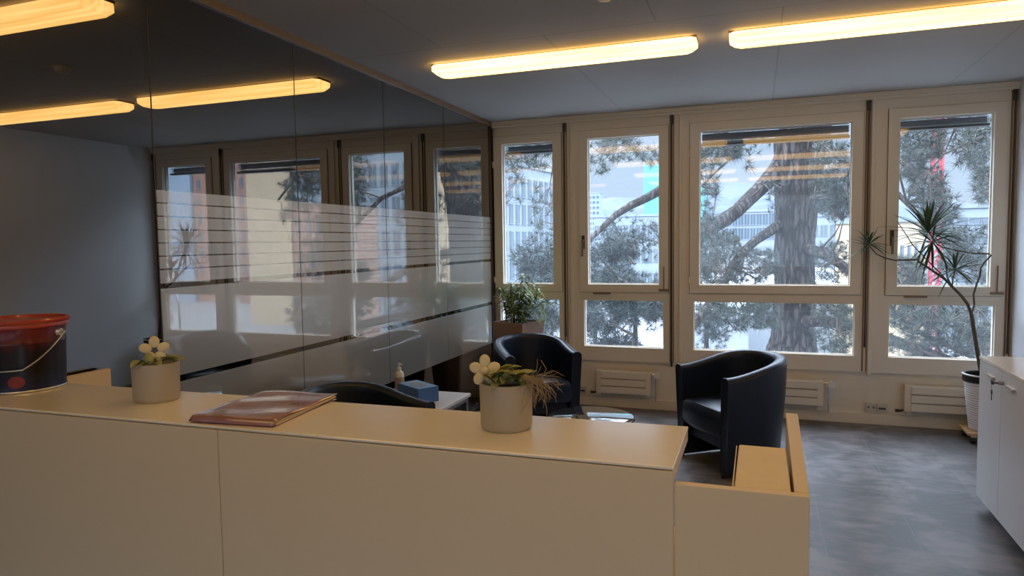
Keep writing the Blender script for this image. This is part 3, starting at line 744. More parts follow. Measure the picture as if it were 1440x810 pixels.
place(ch, (-.362, 4.915), (-.80, -.60))
c2 = copy_tree(ch); tag(c2, 'navy leather tub armchair in the corner beside the glass partition and planter', 'armchair', GC); place(c2, (-1.635, 5.33), (.60, -.80))
c3 = copy_tree(ch); tag(c3, 'navy leather tub armchair just behind the counter, only its rim showing', 'armchair', GC); place(c3, (-1.835, 3.25), (.98, -.19))

# ------------------------------------------------------------------ round table
t = empty('round_table', (-1.02, 4.36, 0), 0, 'small glossy dark round coffee table mirroring the bright window', 'table')
MB().lathe([(.27,.428),(.282,.432),(.285,.440),(.282,.448),(.278,.450),(.0001,.450)], 64, cap1=False).build('table_top', 'gtop', t, smooth=True)
MB().lathe([(.2855,.434),(.2875,.440),(.2855,.446)], 64, cap0=False, cap1=False).build('edge_band', 'alu', t, smooth=True)
MB().lathe([(.028,.02),(.028,.428)], 20).build('column', 'alu', t, smooth=True)
MB().lathe([(.20,0),(.20,.010),(.06,.022),(.03,.03)], 40).build('base', 'alu', t, smooth=True)

# ------------------------------------------------------------------ side table
ZT = .56
t = empty('side_table', (-2.165, 4.03, 0), 0, 'square pale-topped side table beside the glass partition', 'table')
MB().box(-.30,-.30,ZT-.022,.30,.30,ZT).build('table_top', 'tablew', t, bevel=.002)
MB().box(-.285,-.285,ZT-.052,.285,.285,ZT-.0225).build('frame', 'alu', t)
for sx in (-1, 1):
    for sy in (-1, 1): MB().box(sx*.27-.015, sy*.27-.015, 0, sx*.27+.015, sy*.27+.015, ZT-.0525).build('leg', 'alu', t)
bt = empty('pump_bottle', (-2.345, 4.19, ZT+.012), 0, 'white pump bottle with a brownish label on the side table', 'bottle')
MB().lathe([(.030,0),(.033,.004),(.033,.115),(.028,.135),(.014,.147),(.013,.155)], 28).build('bottle', 'plastic_w', bt, smooth=True)
MB().lathe([(.0335,.025),(.0335,.105)], 28, cap0=False, cap1=False).build('label', 'lblb', bt, smooth=True)
MB().lathe([(.015,.156),(.015,.168),(.006,.170),(.005,.195)], 16).tube([(.0,0,.195),(.028,-.012,.196),(.034,-.014,.190)], [.007,.005,.003], 8).ellip((0,0,.197), .012,.012,.005, 6).build('pump', 'plastic_w', bt, smooth=True)
MB().box(-2.43, 4.13, ZT+.0005, -2.30, 4.27, ZT+.0115).build('tray', 'black', None, bevel=.003)
tag(bpy.data.objects['tray'], 'small dark tray under the pump bottle', 'tray')
bx = empty('tissue_box', (-2.135, 4.06, ZT), R(-32), 'blue cardboard dispenser box with a grey oval opening on the side table', 'box')
MB().box(-.138,-.078,0,.138,.078,.100).build('body', ['blue'], bx, bevel=.002)
MB().box(-.134,-.074,.1002,.134,.074,.1012).build('printed_top', 'blue2', bx)
mb = MB(); mb.prism([(.085*math.cos(2*PI*k/28), .042*math.sin(2*PI*k/28)) for k in range(28)], .1014, .1024); mb.build('opening', 'grey', bx)
mb = MB().prism([(-.055,-.03),(.05,-.035),(.055,.03),(-.05,.035)], .0005, .002); o = mb.build('paper_sheet', 'paper'); o.location = (-2.235, 3.93, ZT); o.rotation_euler.z = R(20); tag(o, 'small white paper sheet in front of the blue box', 'paper')

# ------------------------------------------------------------------ planter with leafy plant
pl = empty('square_planter', (-2.13, 6.13, 0), R(-18), 'tapered brown square planter behind the corner armchair', 'planter')
def frustum(a, b, z0, z1): return [(-a,-a,z0),(a,-a,z0),(a,a,z0),(-a,a,z0),(-b,-b,z1),(b,-b,z1),(b,b,z1),(-b,b,z1)]
mb = MB(); vs = frustum(.10,.175,.0,.855)+[(-.16,-.16,.855),(.16,-.16,.855),(.16,.16,.855),(-.16,.16,.855),(-.155,-.155,.81),(.155,-.155,.81),(.155,.155,.81),(-.155,.155,.81)]
fs = [(0,3,2,1)]+[(i,(i+1)%4,(i+1)%4+4,i+4) for i in range(4)]+[(i+4,(i+1)%4+4,(i+1)%4+8,i+8) for i in range(4)]+[(i+8,(i+1)%4+8,(i+1)%4+12,i+12) for i in range(4)]+[(12,13,14,15)]
mb.add(vs, fs, 0).build('planter', 'terra', pl)
MB().box(-.152,-.152,.811,.152,.152,.835).build('soil', 'soil', pl)
pp = empty('leafy_plant', (-2.13, 6.13, .836), 0, 'bushy green leafy plant growing in the square planter', 'plant')
stm = MB(); lf = MB(); rnd = random.Random(3)
for k in range(15):
    x = rnd.uniform(-.11,.11); y = rnd.uniform(-.11,.11); hgt = rnd.uniform(.22,.42)*(1.1-abs(x)*2.2); p = Vector((x,y,0)); pts = [p]
    dx = x*1.2+rnd.uniform(-.05,.05)+(.05); dy = y*.9
    for i in range(1, 7):
        t_ = i/6; pts.append(Vector((x+dx*t_*t_, y+dy*t_*t_, hgt*t_)))
    stm.tube(pts, [.006-.0006*i for i in range(7)], 6)
    for i in range(2, 7):
        for q in range(rnd.randint(4, 6)):
            a = rnd.uniform(0, 2*PI); leaf(lf, pts[i]+Vector((0,0,rnd.uniform(-.02,.02))), (math.cos(a), math.sin(a), rnd.uniform(-.2,.8)), rnd.uniform(.08,.13), rnd.uniform(.018,.028), rnd.uniform(.3,.9), .2, 4)
for k in range(26):     # drooping outer leaves on the right
    a = rnd.uniform(-1.2,.9); p = Vector((.12+rnd.uniform(0,.14), rnd.uniform(-.15,.1), rnd.uniform(.02,.24)))
    leaf(lf, p, (math.cos(a), math.sin(a)*.6, rnd.uniform(-.6,.3)), rnd.uniform(.07,.11), .017, .8, .2, 4)
stm.build('stems', 'leafdark', pp, smooth=True)
lf.build('foliage', 'leafgreen', pp, smooth=True)

# ------------------------------------------------------------------ dracaena on the right
dx0, dy0 = 1.688, 6.20
dp = empty('ribbed_pot', (dx0, dy0, .085), 0, 'white ribbed round pot with black liner on a wheeled stand', 'pot')
prof = [(.095,0)]
for k in range(22):
    z = .01+k*.019; r_ = .098+.048*z/.43; prof += [(r_, z), (r_+.0045, z+.006), (r_+.0045, z+.012), (r_+.001, z+.0175)]
MB().lathe(prof+[(.150,.43)], 48, cap1=False).build('pot', 'rib', dp, smooth=True)
MB().lathe([(.153,.385),(.154,.440),(.150,.443),(.136,.443),(.132,.40),(.130,.35)], 48, cap0=False, cap1=True).build('liner', 'black', dp, smooth=True)
MB().lathe([(.151,.43),(.156,.436),(.156,.442),(.151,.446)], 48, cap0=False, cap1=False).build('rim', 'rib', dp, smooth=True)
wd = empty('plant_trolley', (dx0, dy0, 0), 0, 'pale wooden plant trolley with black castors under the ribbed pot', 'plant stand')
mb = MB()
for k in range(4): mb.box(-.14, -.14+k*.073, .065, .14, -.14+k*.073+.06, .084)
mb.box(-.12,-.14,.05,-.08,.14,.0645).box(.08,-.14,.05,.12,.14,.0645)
mb.build('slatted_board', 'wood', wd, bevel=.002)
for sx in (-1, 1):
    for sy in (-1, 1): MB().tube([(sx*.10-.016, sy*.11, .023),(sx*.10+.016, sy*.11, .023)], .0225, 16).box(sx*.10-.02, sy*.11-.012, .026, sx*.10+.02, sy*.11+.012, .0495).build('castor', 'black', wd, smooth=True)
dr = empty('dracaena', (dx0, dy0, .49), 0, 'tall bare-stemmed dracaena with spiky rosettes by the right window', 'plant')
def D(px, py, Y=6.12):
    Y = 6.19 if Y == 6.12 else 6.30-(Y-6.0)*.45     # the crown leans towards the glass
    return at(px, py, Y)-Vector((dx0, dy0, .49))
stm = MB()
def stemline(pts, r0, r1):
    n = len(pts); stm.tube(pts, [r0+(r1-r0)*i/(n-1) for i in range(n)], 8)
base = Vector((-.02,-.02,.035)); 
stemline([base, D(1379,520), D(1375,497), D(1370,468), D(1366,442)], .016, .014)
stemline([D(1366,442), D(1361,428), D(1352,416), D(1339,403,6.10), D(1329,393,6.09), D(1318,385,6.08), D(1303,375,6.06), D(1292,368,6.05), D(1290,365,6.05), D(1275,365.5,6.04), D(1258,366,6.02), D(1245,363,6.0), D(1232,357,5.99), D(1222,345,5.98)], .012, .0045)
stemline([D(1366,442), D(1370,428,6.1), D(1369,414,6.1), D(1374,398,6.08), D(1378,388,6.07), D(1379,377,6.06), D(1385,368,6.05), D(1394,359,6.04), D(1391,357,6.04), D(1367,356,6.0), D(1345,352,5.97), D(1326,348,5.95), D(1318,344,5.94), D(1311,334,5.93), D(1306,327,5.92)], .008, .0045)
stemline([D(1339,403,6.10), D(1332,390,6.05), D(1330,372,6.0), D(1326,358,5.98), D(1319,349,5.97), D(1313,342,5.96)], .006, .0045)
stemline([D(1339,403,6.10), D(1340,392,6.12), D(1343,380,6.13)], .006, .005)
stemline([D(1262,312,6.28), D(1275,331,6.25), D(1283,344,6.22), D(1300,362,6.18), D(1320,382,6.12), D(1339,402,6.10)], .003, .005)
stm.build('stems', 'stem', dr, smooth=True)
rnd = random.Random(11)
def rosette(c, L, n, up_=.35, side=0):
    lf = MB()
    for k in range(n):
        a = 2*PI*k/n*2.4+rnd.uniform(-.2,.2); e = rnd.uniform(-.55, 1.1)
        d = Vector((math.cos(a)*math.cos(e)+side, math.sin(a)*math.cos(e)*.38-.12, math.sin(e)+up_*.3))
        leaf(lf, c, d, L*rnd.uniform(.7,1.1), .020, rnd.uniform(.05,.35), .25, 5)
    lf.build('leaf_rosette', 'leafdark', dr, smooth=True)
rosette(D(1305,327,5.92), .38, 42, .3)
rosette(D(1311,341,5.95), .26, 30, -.4)
rosette(D(1343,379,6.13), .22, 30, .2)
rosette(D(1222,344,5.98), .17, 24, .2)

# ================================================================== OUTDOORS
GZ = -9.0
tag(MB().box(-900, 8, GZ-1, 900, 2700, GZ).build('street_ground', 'ground'), kind='structure')
def tuft(mb, p, L, n, w, rnd, axis):
    s = Vector((0,0,0))
    for k in range(n):
        d = Vector((rnd.gauss(0,1), rnd.gauss(0,1), rnd.gauss(0,1))).normalized()
        d = (d + axis*.6).normalized(); s = d.cross(Vector((rnd.random()-.5, rnd.random()-.5, rnd.random()-.5))).normalized()*w
        q = p + d*L*rnd.uniform(.75,1.1)
        i = len(mb.v); mb.v += [tuple(p-s), tuple(p+s), tuple(q)]; mb.f.append((i,i+1,i+2)); mb.m.append(0)
def tube_px(mb, pts, Y, widths, n=9):
    P = [at(px, py, Y[i] if isinstance(Y, (list,tuple)) else Y) for i, (px, py) in enumerate(pts)]
    yy = [p.y for p in P]
    mb.tube(P, [w/2/F_PX*(P[i]-CAM).dot(fw) for i, w in enumerate(widths)], n)
    return P
# ---- near pine
TY = 13.0
root = at(1112, 320, TY); pine = empty('pine_tree', (root.x, root.y, GZ), 0, 'large old pine with a thick bare trunk right outside the wide window', 'tree')
off = Matrix.Translation((-root.x, -root.y, -GZ))
tr = MB(); P = [Vector((at(1112,560,TY).x+.0, TY, GZ))]
pts = [(1114,560,78),(1114,500,70),(1115,480,60),(1116,450,54),(1117,400,52),(1118,340,52),(1119,300,54),(1121,260,60),(1124,225,66),(1128,200,72),(1136,160,60),(1150,100,50),(1160,20,44),(1168,-120,36)]
PP_ = [at(a, b, TY) for a, b, c in pts]; rr_ = [c/2/F_PX*(p-CAM).dot(fw) for p, (a, b, c) in zip(PP_, pts)]
PP_ = [Vector((PP_[0].x, TY, GZ)), Vector((PP_[0].x, TY, -5))]+PP_; rr_ = [.75,.6]+rr_
# refine + knobbly bark
fine = []; fr2 = []
for i in range(len(PP_)-1):
    for k in range(5): t_ = k/5; fine.append(PP_[i].lerp(PP_[i+1], t_)); fr2.append(rr_[i]*(1-t_)+rr_[i+1]*t_)
fine.append(PP_[-1]); fr2.append(rr_[-1])
tr.tube(fine, fr2, 40)
rnd = random.Random(5); nv = []
for i, v in enumerate(tr.v):
    k = i//40; a = (i % 40)/40*2*PI; c = fine[min(k, len(fine)-1)]
    rel = Vector(v)-c; s = 1+.045*math.sin(a*9+k*.35)+.03*math.sin(a*17-k*.6)+rnd.uniform(-.02,.02)
    nv.append(tuple(c+rel*s))
tr.v = nv; tr.xf(off).build('trunk', 'bark', pine, smooth=True)
def branch(pts, Ys, ws):
    mb = MB(); P = tube_px(mb, pts, Ys, ws); mb.xf(off).build('branch', 'bark', pine, smooth=True); return P
BR = []
BR.append(branch([(1105,225),(1094,238),(1070,264),(1052,281),(1038,295),(1020,308),(1003,317),(975,330),(955,350)], [13,12.9,12.6,12.3,12,11.8,11.6,11.3,11], [34,26,21,20,19,21,22,15,8]))
BR.append(branch([(1040,150),(1000,205),(965,240),(930,267),(908,279),(887,289),(865,303),(846,321),(820,345)], [12.6,12,11.6,11.2,11,10.8,10.6,10.4,10.2], [18,16,15,14,12,11,9,8,6]))
BR.append(branch([(1103,312),(1090,320),(1064,337),(1046,353),(1030,374),(1020,395),(1004,420),(981,449),(960,480)], [13,12.7,12.2,11.9,11.5,11.2,10.9,10.6,10.3], [18,15,13,12,12,11,13,13,8]))
BR.append(branch([(1130,350),(1150,354),(1167,362),(1193,379),(1225,405),(1255,440),(1284,463),(1341,490),(1380,510)], [12.8,12.5,12.2,11.8,11.3,11,10.8,10.4,10.2], [18,16,14,13,11,9,7,6,4]))
BR.append(branch([(1130,452),(1142,452),(1165,452),(1193,457),(1230,470),(1270,484),(1330,505),(1380,520)], [12.8,12.5,12.2,11.8,11.2,10.8,10.4,10.2], [18,16,15,14,16,16,13,10]))
BR.append(branch([(1132,190),(1147,204),(1170,216),(1197,231),(1240,250),(1275,285),(1320,330),(1350,360)], [12.8,12.6,12.3,12,11.6,11.3,11,10.8], [16,13,10,9,8,7,6,4]))
BR.append(branch([(1140,120),(1200,140),(1262,150),(1330,160),(1385,190),(1420,240)], [12.7,12.2,11.6,11,10.4,10], [16,14,11,8,6,4]))
BR.append(branch([(1060,195),(1040,206),(1025,225),(1003,245),(987,262)], [12.4,12.0,11.6,11.3,11], [5,4,3.5,3,2]))
BR.append(branch([(1125,110),(1060,120),(1000,150),(930,170),(860,185),(780,205),(700,220)], [12.8,12,11.4,10.8,10.2,9.6,9], [14,12,10,8,7,6,4]))
BR.append(branch([(945,440),(900,408),(870,392),(850,370),(838,352)], [11,10.8,10.6,10.4,10.2], [5,4,3.5,3,2]))
BP = [p for b_ in BR for p in b_]
def cluster(x0, x1, y0, y1, Y, n, L=.15, tw=3, name='foliage', par=None, mt='needle', needles=28, w=.0034, offm=None, droop=0, seed=0):
    rnd = random.Random(int(x0*7+y0*13)+seed); par = par or pine; offm = offm or off
    mb = MB(); tg = MB(); cts = []
    for k in range(tw):
        a = at(rnd.uniform(x0,x1), rnd.uniform(y0,y1), Y+rnd.uniform(-.6,.6)); cts.append(a)
    for c in cts:     # twigs lead each spray back towards its branch
        near = min(BP, key=lambda q: (q-c).length) if par is pine else None
        if near is not None and (near-c).length < 2.5:
            mid = near.lerp(c, .5)+Vector((rnd.uniform(-.12,.12), rnd.uniform(-.12,.12), rnd.uniform(-.02,.18))); tg.tube([near, mid, c], [.02,.014,.006], 5)
    for k in range(int(n*1.5)):
        u, v = rnd.random(), rnd.random()
        e = (u-.5)**2+(v-.5)**2
        if e > .25 and rnd.random() < .6: continue
        p = at(x0+(x1-x0)*u, y0+(y1-y0)*v, Y+rnd.uniform(-.7,.7))
        ax = Vector((rnd.uniform(-1,1), rnd.uniform(-1,1), rnd.uniform(-.2,1)-droop)).normalized()
        c = min(cts, key=lambda q: (q-p).length)
        if rnd.random() < .45: tg.tube([p, p.lerp(c, .5)+Vector((0,0,.03)), c], [.003,.004,.005], 4)
        tuft(mb, p, L*rnd.uniform(.8,1.2), needles, w, rnd, ax)
    mb.xf(offm).build(name, mt, par)
    if n >= 20 and len(tg.v) > 60: tg.xf(offm).build('twigs', 'twig', par)
CL = [ # px box, depth, number
 (690,785,200,238,9.6,70),(688,735,236,290,9.4,22),(748,784,262,330,9.8,22),
 (829,905,192,228,10.4,60),(829,860,225,245,10.2,12),(902,932,208,232,10.8,18),
 (984,1042,190,232,11.2,80),(984,1010,228,300,11.2,36),(1040,1085,185,215,11.5,12),(1045,1060,215,245,11.4,4),
 (984,1016,300,400,11.2,110),(1008,1042,325,400,11.4,70),(1030,1096,352,400,12.0,120),(1080,1102,255,300,12.4,22),
 (1142,1200,196,240,12,70),(1142,1198,240,300,12.1,150),(1150,1198,262,312,12,50),(1142,1196,340,402,12.2,70),
 (985,1030,424,450,11,40),(1015,1062,424,470,11.2,28),(1040,1096,422,462,11.6,110),
 (1142,1200,424,452,12,55),(1146,1200,452,500,12,60),(1175,1202,424,500,11.6,50),
 (1262,1330,168,225,11,120),(1262,1300,220,250,11,34),(1275,1330,235,290,11,75),(1296,1346,270,315,11,60),
 (1340,1362,165,235,10.6,24),(1358,1398,165,235,10.4,80),(1370,1398,235,290,10.4,40),
 (1258,1300,362,404,11,90),(1320,1392,320,400,10.8,120),(1296,1340,300,345,10.9,30),
 (1250,1330,428,470,10.8,120),(1325,1396,428,505,10.6,160),(1250,1330,470,505,10.8,70)]
for c in CL: cluster(*c, droop=.5 if c[0] > 1335 and c[2] < 200 else 0)
# ---- other conifers farther down
def conifer(px, py_top, Y, halfw, label, n, zb=GZ, mt='needle2', L=.32, seed=1, lowpy=None):
    rnd = random.Random(seed); top = at(px, py_top, Y); e = empty('conifer_tree', (top.x, top.y, zb), 0, label, 'tree', 'conifers below the window')
    H_ = top.z-zb; mb = MB()
    MB().tube([(0,0,0),(0,0,H_*.5),(0,0,H_*.8)], [.22,.12,.03], 10).build('trunk', 'bark', e, smooth=True)
    bm_ = MB(); blobs = []
    for k in range(26):
        t_ = rnd.random()**.9; rad = halfw*min(1, .25+t_*1.3)*rnd.uniform(.2,1); a = rnd.uniform(0, 2*PI)
        c = Vector((rad*math.cos(a), rad*math.sin(a), H_*(1-t_*.72)-.5)); blobs.append((c, rnd.uniform(.55,1.15)))
        bm_.tube([(0,0,c.z-.4), c*.5+Vector((0,0,c.z*.5)), c], [.06,.04,.015], 5)
    for k in range(n):
        c, q = rnd.choice(blobs); d = Vector((rnd.gauss(0,1), rnd.gauss(0,1), rnd.gauss(0,.6))).normalized()*q*rnd.random()**.4
        tuft(mb, c+d, L*rnd.uniform(.7,1.3), 18, .011, rnd, d.normalized())
    mb.build('foliage', mt, e); bm_.build('branch', 'twig', e)
    return e
conifer(758, 322, 19, 1.8, 'dense dark conifer seen through the leftmost window', 3000, seed=2)
conifer(893, 300, 25, 2.6, 'dense blue-grey conifer filling the narrow window', 5200, seed=3)
conifer(836, 330, 34, 1.5, 'smaller conifer left of the dense one, behind the bough', 1200, seed=4)
conifer(994, 335, 34, 1.2, 'slim conifer at the left edge of the wide window', 900, seed=6)
# ---- buildings
def facade(name, label, cat, A, B, z0, z1, depth, wallm, rows, cols, wf, hf, winm, zmar=(.0,.0), group=None, framem='concw', sill=None):
    """building with its front from A to B (plan points), windows set in a grid"""
    A = Vector((A[0],A[1],0)); B = Vector((B[0],B[1],0)); d = (B-A); L = d.length; d.normalize(); nr = Vector((d.y,-d.x,0))
    ang = math.atan2(d.y, d.x); e = empty(name, (A.x, A.y, z0), ang, label, cat, group)
    Hh = z1-z0
    MB().box(0, 0, 0, L, depth, Hh).build('wall', wallm, e)
    MB().box(-.15, -.15, Hh, L+.15, depth+.15, Hh+.35).build('roof', framem, e)
    if rows:
        cw = L/cols; rh = (Hh-zmar[0]-zmar[1])/rows
        w, h = cw*wf, rh*hf
        mb = MB(); mb.box(-w/2,-.06,-h/2,w/2,.02,h/2,0)
        mb.box(-w/2-.06,-.12,-h/2-.07,w/2+.06,.02,-h/2,1).box(-.03,-.09,-h/2,.03,-.05,h/2,1).box(-w/2,-.1,h/2-.05,w/2,.0,h/2,1)
        w0 = mb.build('window', [winm, framem], e); first = True
        for r_ in range(rows):
            for c_ in range(cols):
                if first: o = w0; first = False
                else: o = w0.copy(); COL.objects.link(o); o.parent = e
                o.location = (cw*(c_+.5), 0, zmar[0]+rh*(r_+.5))
    return e
# left white office block, seen obliquely
a = at(672, 222, 62); b = at(806, 262, 86)
e = facade('office_block', 'white office block with tight rows of narrow windows beyond the leftmost window', 'building', (a.x,a.y), (b.x,b.y), GZ, a.z, 14, 'concw', 6, 16, .58, .72, 'gw2', (.6,.8))
# slender tower in the narrow window
a = at(827, 272, 260); b = at(843, 275, 260)
facade('apartment_tower', 'slender white apartment tower at the left edge of the narrow window', 'building', (a.x,a.y), (b.x,b.y), GZ, a.z, 6, 'concw', 14, 3, .6, .45, 'gw', (.5,.5))
# teal glass tower
a = at(905, 231, 300); b = at(952, 231, 300); facade('glass_tower', 'teal glass tower at the right of the narrow window', 'building', (a.x,a.y), (b.x,b.y), GZ, a.z, 20, 'teal', 0, 0, 0, 0, 'gw')
a = at(950, 262, 270); b = at(991, 262, 270); facade('glass_tower', 'lower teal glass block beside the taller teal tower', 'building', (a.x,a.y), (b.x,b.y), GZ, a.z, 20, 'teal', 0, 0, 0, 0, 'gw')
# low office building behind the pine
a = at(1021, 299, 120); b = at(1098, 299, 120); z2 = at(1050, 343, 120).z
e = facade('low_office', 'low white office with a large gridded window wall, left of the pine trunk', 'building', (a.x,a.y), (b.x,b.y), z2-2, a.z, 18, 'concw', 2, 9, .84, .8, 'gw', (2.6,.1))
a = at(1100, 306, 125); b = at(1262, 312, 125)
facade('low_office', 'low white office to the right of the pine trunk', 'building', (a.x,a.y), (b.x,b.y), GZ, a.z, 18, 'concw', 2, 12, .75, .5, 'gw2', (6.5,.5))
a = at(835, 306, 130); b = at(935, 309, 130)
facade('low_office', 'low white office under the bough in the narrow window', 'building', (a.x,a.y), (b.x,b.y), GZ, a.z, 18, 'concw', 3, 12, .7, .55, 'gw2', (1,.5))
# big white sheet roofs in the middle distance
def roof_block(label, px0, px1, py, Y, dep, zt=None):
    a = at(px0, py, Y); b = at(px1, py, Y); e = empty('flat_roofed_hall', (a.x, a.y, GZ), math.atan2(b.y-a.y, b.x-a.x), label, 'building', 'white flat-roofed halls')
    L = (b-a).length; Hh = a.z-GZ
    MB().box(0,0,0,L,dep,Hh-.3).build('wall', 'conc', e)
    rf = MB().box(-.3,-.3,Hh-.3,L+.3,dep+.3,Hh)
    for k in range(int(L/1.5)): rf.box(k*1.5,0,Hh,k*1.5+.12,dep,Hh+.1)
    rf.build('roof', 'roofw', e)
roof_block('broad white flat-roofed hall left of the trunk, in the wide window', 1012, 1092, 402, 60, 46)
roof_block('white flat-roofed hall right of the trunk', 1140, 1222, 402, 62, 40)
roof_block('grey-walled low hall at the bottom left of the wide window', 965, 1052, 440, 48, 9)
# right window: pale block and slatted white block
a = at(1264, 312, 52); b = at(1304, 318, 54); facade('pale_block', 'pale beige block behind the dracaena rosette', 'building', (a.x,a.y), (b.x,b.y), GZ, a.z, 5, 'beige', 3, 4, .4, .4, 'gw2', (5,1))
a = at(1346, 293, 76); b = at(1412, 296, 76); facade('slatted_block', 'white block with horizontal window bands at the right edge', 'building', (a.x,a.y), (b.x,b.y), GZ, a.z, 12, 'concw', 7, 2, .97, .35, 'gw2', (.5,.3))
# crane mast
c0 = at(1316, 320, 60); cr = empty('crane_mast', (c0.x, c0.y, GZ), 0, 'red lattice crane mast seen between the pine boughs, right window', 'crane')
mb = MB(); Hc = at(1316, 120, 60).z-GZ; q = .30
for sx in (-q, q):
    for sy in (-q, q): mb.box(sx-.07, sy-.07, 0, sx+.07, sy+.07, Hc)
mb.build('mast_posts', 'redm', cr)
mb = MB(); z = 0
while z < Hc-1:
    for s in (-q, q):
        mb.tube([(-q,s,z),(q,s,z+.9)], .06, 4).tube([(s,-q,z+.9),(s,q,z)], .06, 4).tube([(-q,s,z),(q,s,z)], .05, 4)
    z += .9
mb.build('lattice', 'redm', cr)
# street lamp mirrored in the partition
p = rat(251, 414, 34); sl = empty('street_lamp', (p.x, p.y, GZ), 0, 'tall grey street lamp mirrored in the glass partition', 'street lamp')
Hs = p.z-GZ
MB().tube([(0,0,0),(0,0,Hs-.4),(.15,0,Hs),(.9,0,Hs+.1)], [.10,.07,.05,.04], 10).build('pole', 'alu', sl, smooth=True)
MB().box(.7,-.12,Hs+.03,1.5,.12,Hs+.16).build('lamp_head', 'alu', sl, bevel=.03)
# --- buildings mirrored in the partition (they stand off to the right)
Y1 = 104
xA = rat(269, 300, Y1).x; xB = rat(195, 300, Y1).x
facade('slab_block', 'tall blue-grey windowless building end, mirrored left in the glass partition', 'building', (xA, Y1), (xB, Y1), GZ, 52, 20, 'blueface', 0, 0, 0, 0, 'gw')
xC = rat(500, 300, Y1+1).x
facade('brick_block', 'pink brick apartment block with rows of windows, mirrored in the partition', 'building', (xC, Y1+.5), (xA-.3, Y1+.5), GZ, 52, 18, 'brick', 18, 14, .32, .5, 'gw2', (1.5,1))
Y2 = 76
x0 = rat(346, 260, Y2).x; x1 = rat(410, 260, Y2).x; zt = 30
facade('stone_block', 'sunlit beige stone-clad wall mirrored in the partition beside a white grid facade', 'building', (x1+.3, Y2), (x0, Y2), GZ, zt, 9, 'beige', 0, 0, 0, 0, 'gw')
x2 = rat(600, 260, Y2).x
facade('grid_block', 'white office block with gridded tall windows mirrored in the partition', 'building', (x2+.3, Y2), (x1-.3, Y2), GZ, zt, 9, 'concw', 9, 12, .62, .66, 'gw2', (.5,.8))
x3 = rat(670, 260, Y2).x
facade('stone_block', 'plain beige stone wall mirrored at the partition end by the dark post', 'building', (x3, Y2-1), (x2-.3, Y2-1), GZ, zt, 9, 'beige', 0, 0, 0, 0, 'gw')
Y3 = 58; p0 = rat(412, 288, Y3); p1 = rat(470, 288, Y3)
facade('brick_annex', 'low pink brick annex mirrored below the white grid facade', 'building', (p1.x, Y3), (p0.x, Y3), GZ, p0.z, 8, 'brick', 4, 4, .34, .5, 'gw2', (1,.5))
# mountains
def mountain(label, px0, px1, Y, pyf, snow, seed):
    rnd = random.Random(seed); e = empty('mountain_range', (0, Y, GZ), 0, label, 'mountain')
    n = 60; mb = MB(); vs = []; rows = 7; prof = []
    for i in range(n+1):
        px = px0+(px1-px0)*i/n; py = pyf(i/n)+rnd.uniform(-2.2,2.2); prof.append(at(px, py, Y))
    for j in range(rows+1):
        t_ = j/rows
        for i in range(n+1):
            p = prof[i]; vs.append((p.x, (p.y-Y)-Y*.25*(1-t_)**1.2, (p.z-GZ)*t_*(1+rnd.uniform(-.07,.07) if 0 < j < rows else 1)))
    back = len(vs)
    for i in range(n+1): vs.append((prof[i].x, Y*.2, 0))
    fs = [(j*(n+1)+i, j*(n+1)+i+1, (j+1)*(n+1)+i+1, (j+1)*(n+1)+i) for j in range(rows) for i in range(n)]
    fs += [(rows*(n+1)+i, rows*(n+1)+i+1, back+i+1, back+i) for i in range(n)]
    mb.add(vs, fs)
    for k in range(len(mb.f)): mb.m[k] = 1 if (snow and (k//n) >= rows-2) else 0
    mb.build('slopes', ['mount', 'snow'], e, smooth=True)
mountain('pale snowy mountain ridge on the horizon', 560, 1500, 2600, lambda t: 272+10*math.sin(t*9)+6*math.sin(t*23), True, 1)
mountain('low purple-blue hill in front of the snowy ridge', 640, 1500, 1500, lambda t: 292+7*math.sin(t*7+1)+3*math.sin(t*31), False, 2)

# ------------------------------------------------------------------ world and light
SKY = .68   # bluer sky low down; unseen sky overhead boosted to light the room
w = bpy.data.worlds.new('world'); S.world = w; w.use_nodes = True; t = w.node_tree
bg = t.nodes['Background']; tc = t.nodes.new('ShaderNodeTexCoord'); sp = t.nodes.new('ShaderNodeSeparateXYZ'); t.links.new(tc.outputs['Generated'], sp.inputs[0])
cr = t.nodes.new('ShaderNodeValToRGB'); t.links.new(math_node(t, 'ADD', math_node(t, 'MULTIPLY', sp.outputs[2], 1.0), 0), cr.inputs[0])
e = cr.color_ramp.elements; e[0].position = 0; e[0].color = (.58,.70,.86,1); e[1].position = 1; e[1].color = (.80,.86,1,1)
k = e.new(.10); k.color = (.50,.66,.88,1); k = e.new(.22); k.color = (.48,.66,.92,1)
nz = t.nodes.new('ShaderNodeTexNoise'); nz.inputs['Scale'].default_value = 3.5; nz.inputs['Detail'].default_value = 7; mp = t.nodes.new('ShaderNodeMapping'); mp.inputs['Scale'].default_value = (1,1,5)
t.links.new(tc.outputs['Generated'], mp.inputs[0]); t.links.new(mp.outputs[0], nz.inputs['Vector'])
cf = t.nodes.new('ShaderNodeValToRGB'); cf.color_ramp.elements[0].position = .50; cf.color_ramp.elements[1].position = .72; t.links.new(nz.outputs[0], cf.inputs[0])
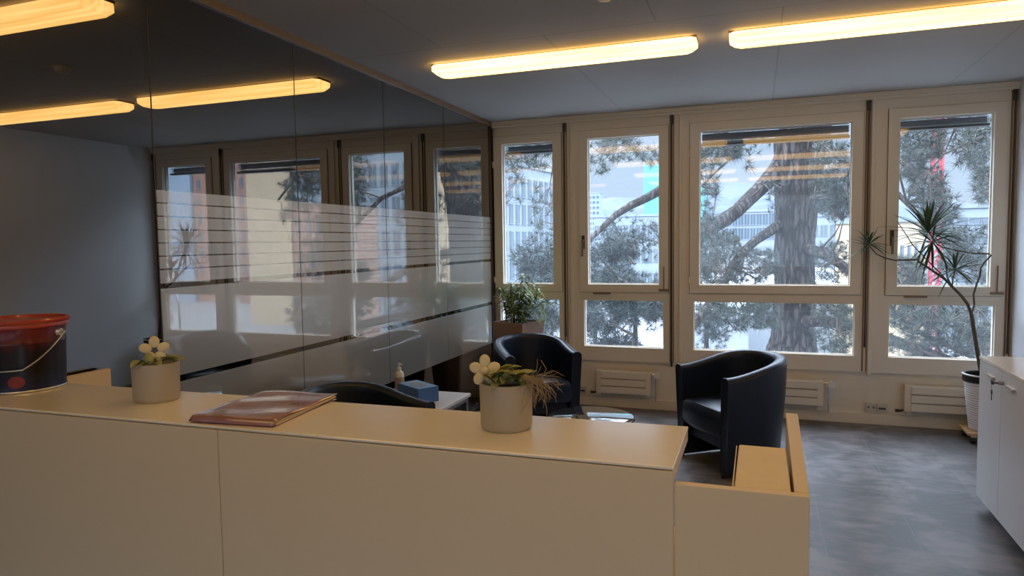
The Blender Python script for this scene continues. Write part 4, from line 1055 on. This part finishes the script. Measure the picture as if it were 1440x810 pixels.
mx = t.nodes.new('ShaderNodeMix'); mx.data_type = 'RGBA'; t.links.new(math_node(t, 'MULTIPLY', cf.outputs[0], .4), mx.inputs[0]); t.links.new(cr.outputs[0], mx.inputs[6]); mx.inputs[7].default_value = (.86,.90,.95,1)
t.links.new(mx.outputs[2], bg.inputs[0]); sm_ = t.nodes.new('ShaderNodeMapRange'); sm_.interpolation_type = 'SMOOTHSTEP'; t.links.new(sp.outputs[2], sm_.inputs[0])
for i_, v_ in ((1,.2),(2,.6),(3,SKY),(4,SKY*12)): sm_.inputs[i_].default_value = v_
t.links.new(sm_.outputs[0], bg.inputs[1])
sun = bpy.data.lights.new('sun', 'SUN'); sun.energy = 1.8; sun.angle = R(2); sun.color = (1,.95,.86); so = bpy.data.objects.new('sun', sun); COL.objects.link(so)
so.rotation_euler = Vector((.62, .62, -.62)).to_track_quat('-Z', 'Y').to_euler()
# portals steer daylight sampling through the glazing (they emit nothing themselves)
for x0, x1 in ((-2.44,-1.82),(-1.57,-.81),(-.54,.79),(1.05,1.81)):
    l = bpy.data.lights.new('portal', 'AREA'); l.shape = 'RECTANGLE'; l.size = x1-x0; l.size_y = 2.0; l.cycles.is_portal = True
    o = bpy.data.objects.new('daylight_portal', l); COL.objects.link(o); o.location = ((x0+x1)/2, 6.70, 1.58); o.rotation_euler = (R(-90), 0, 0)
for x0, x1 in ((-2.3,-.45),(-.25,1.6)):  # portals of the added rear windows
    l = bpy.data.lights.new('portal', 'AREA'); l.shape = 'RECTANGLE'; l.size = x1-x0; l.size_y = 1.65; l.cycles.is_portal = True
    o = bpy.data.objects.new('daylight_portal', l); COL.objects.link(o); o.location = ((x0+x1)/2, YB-.25, 1.77); o.rotation_euler = (R(90), 0, 0)

S.view_settings.view_transform = 'Standard'; S.view_settings.look = 'None'; S.view_settings.gamma = 1; S.view_settings.use_curve_mapping = False
S.view_settings.exposure = 0.80
S.cycles.max_bounces = 10; S.cycles.diffuse_bounces = 5; S.cycles.glossy_bounces = 5; S.cycles.transparent_max_bounces = 16
S.cycles.use_denoising = True; S.cycles.sample_clamp_indirect = 8
S.cycles.caustics_reflective = False; S.cycles.caustics_refractive = False
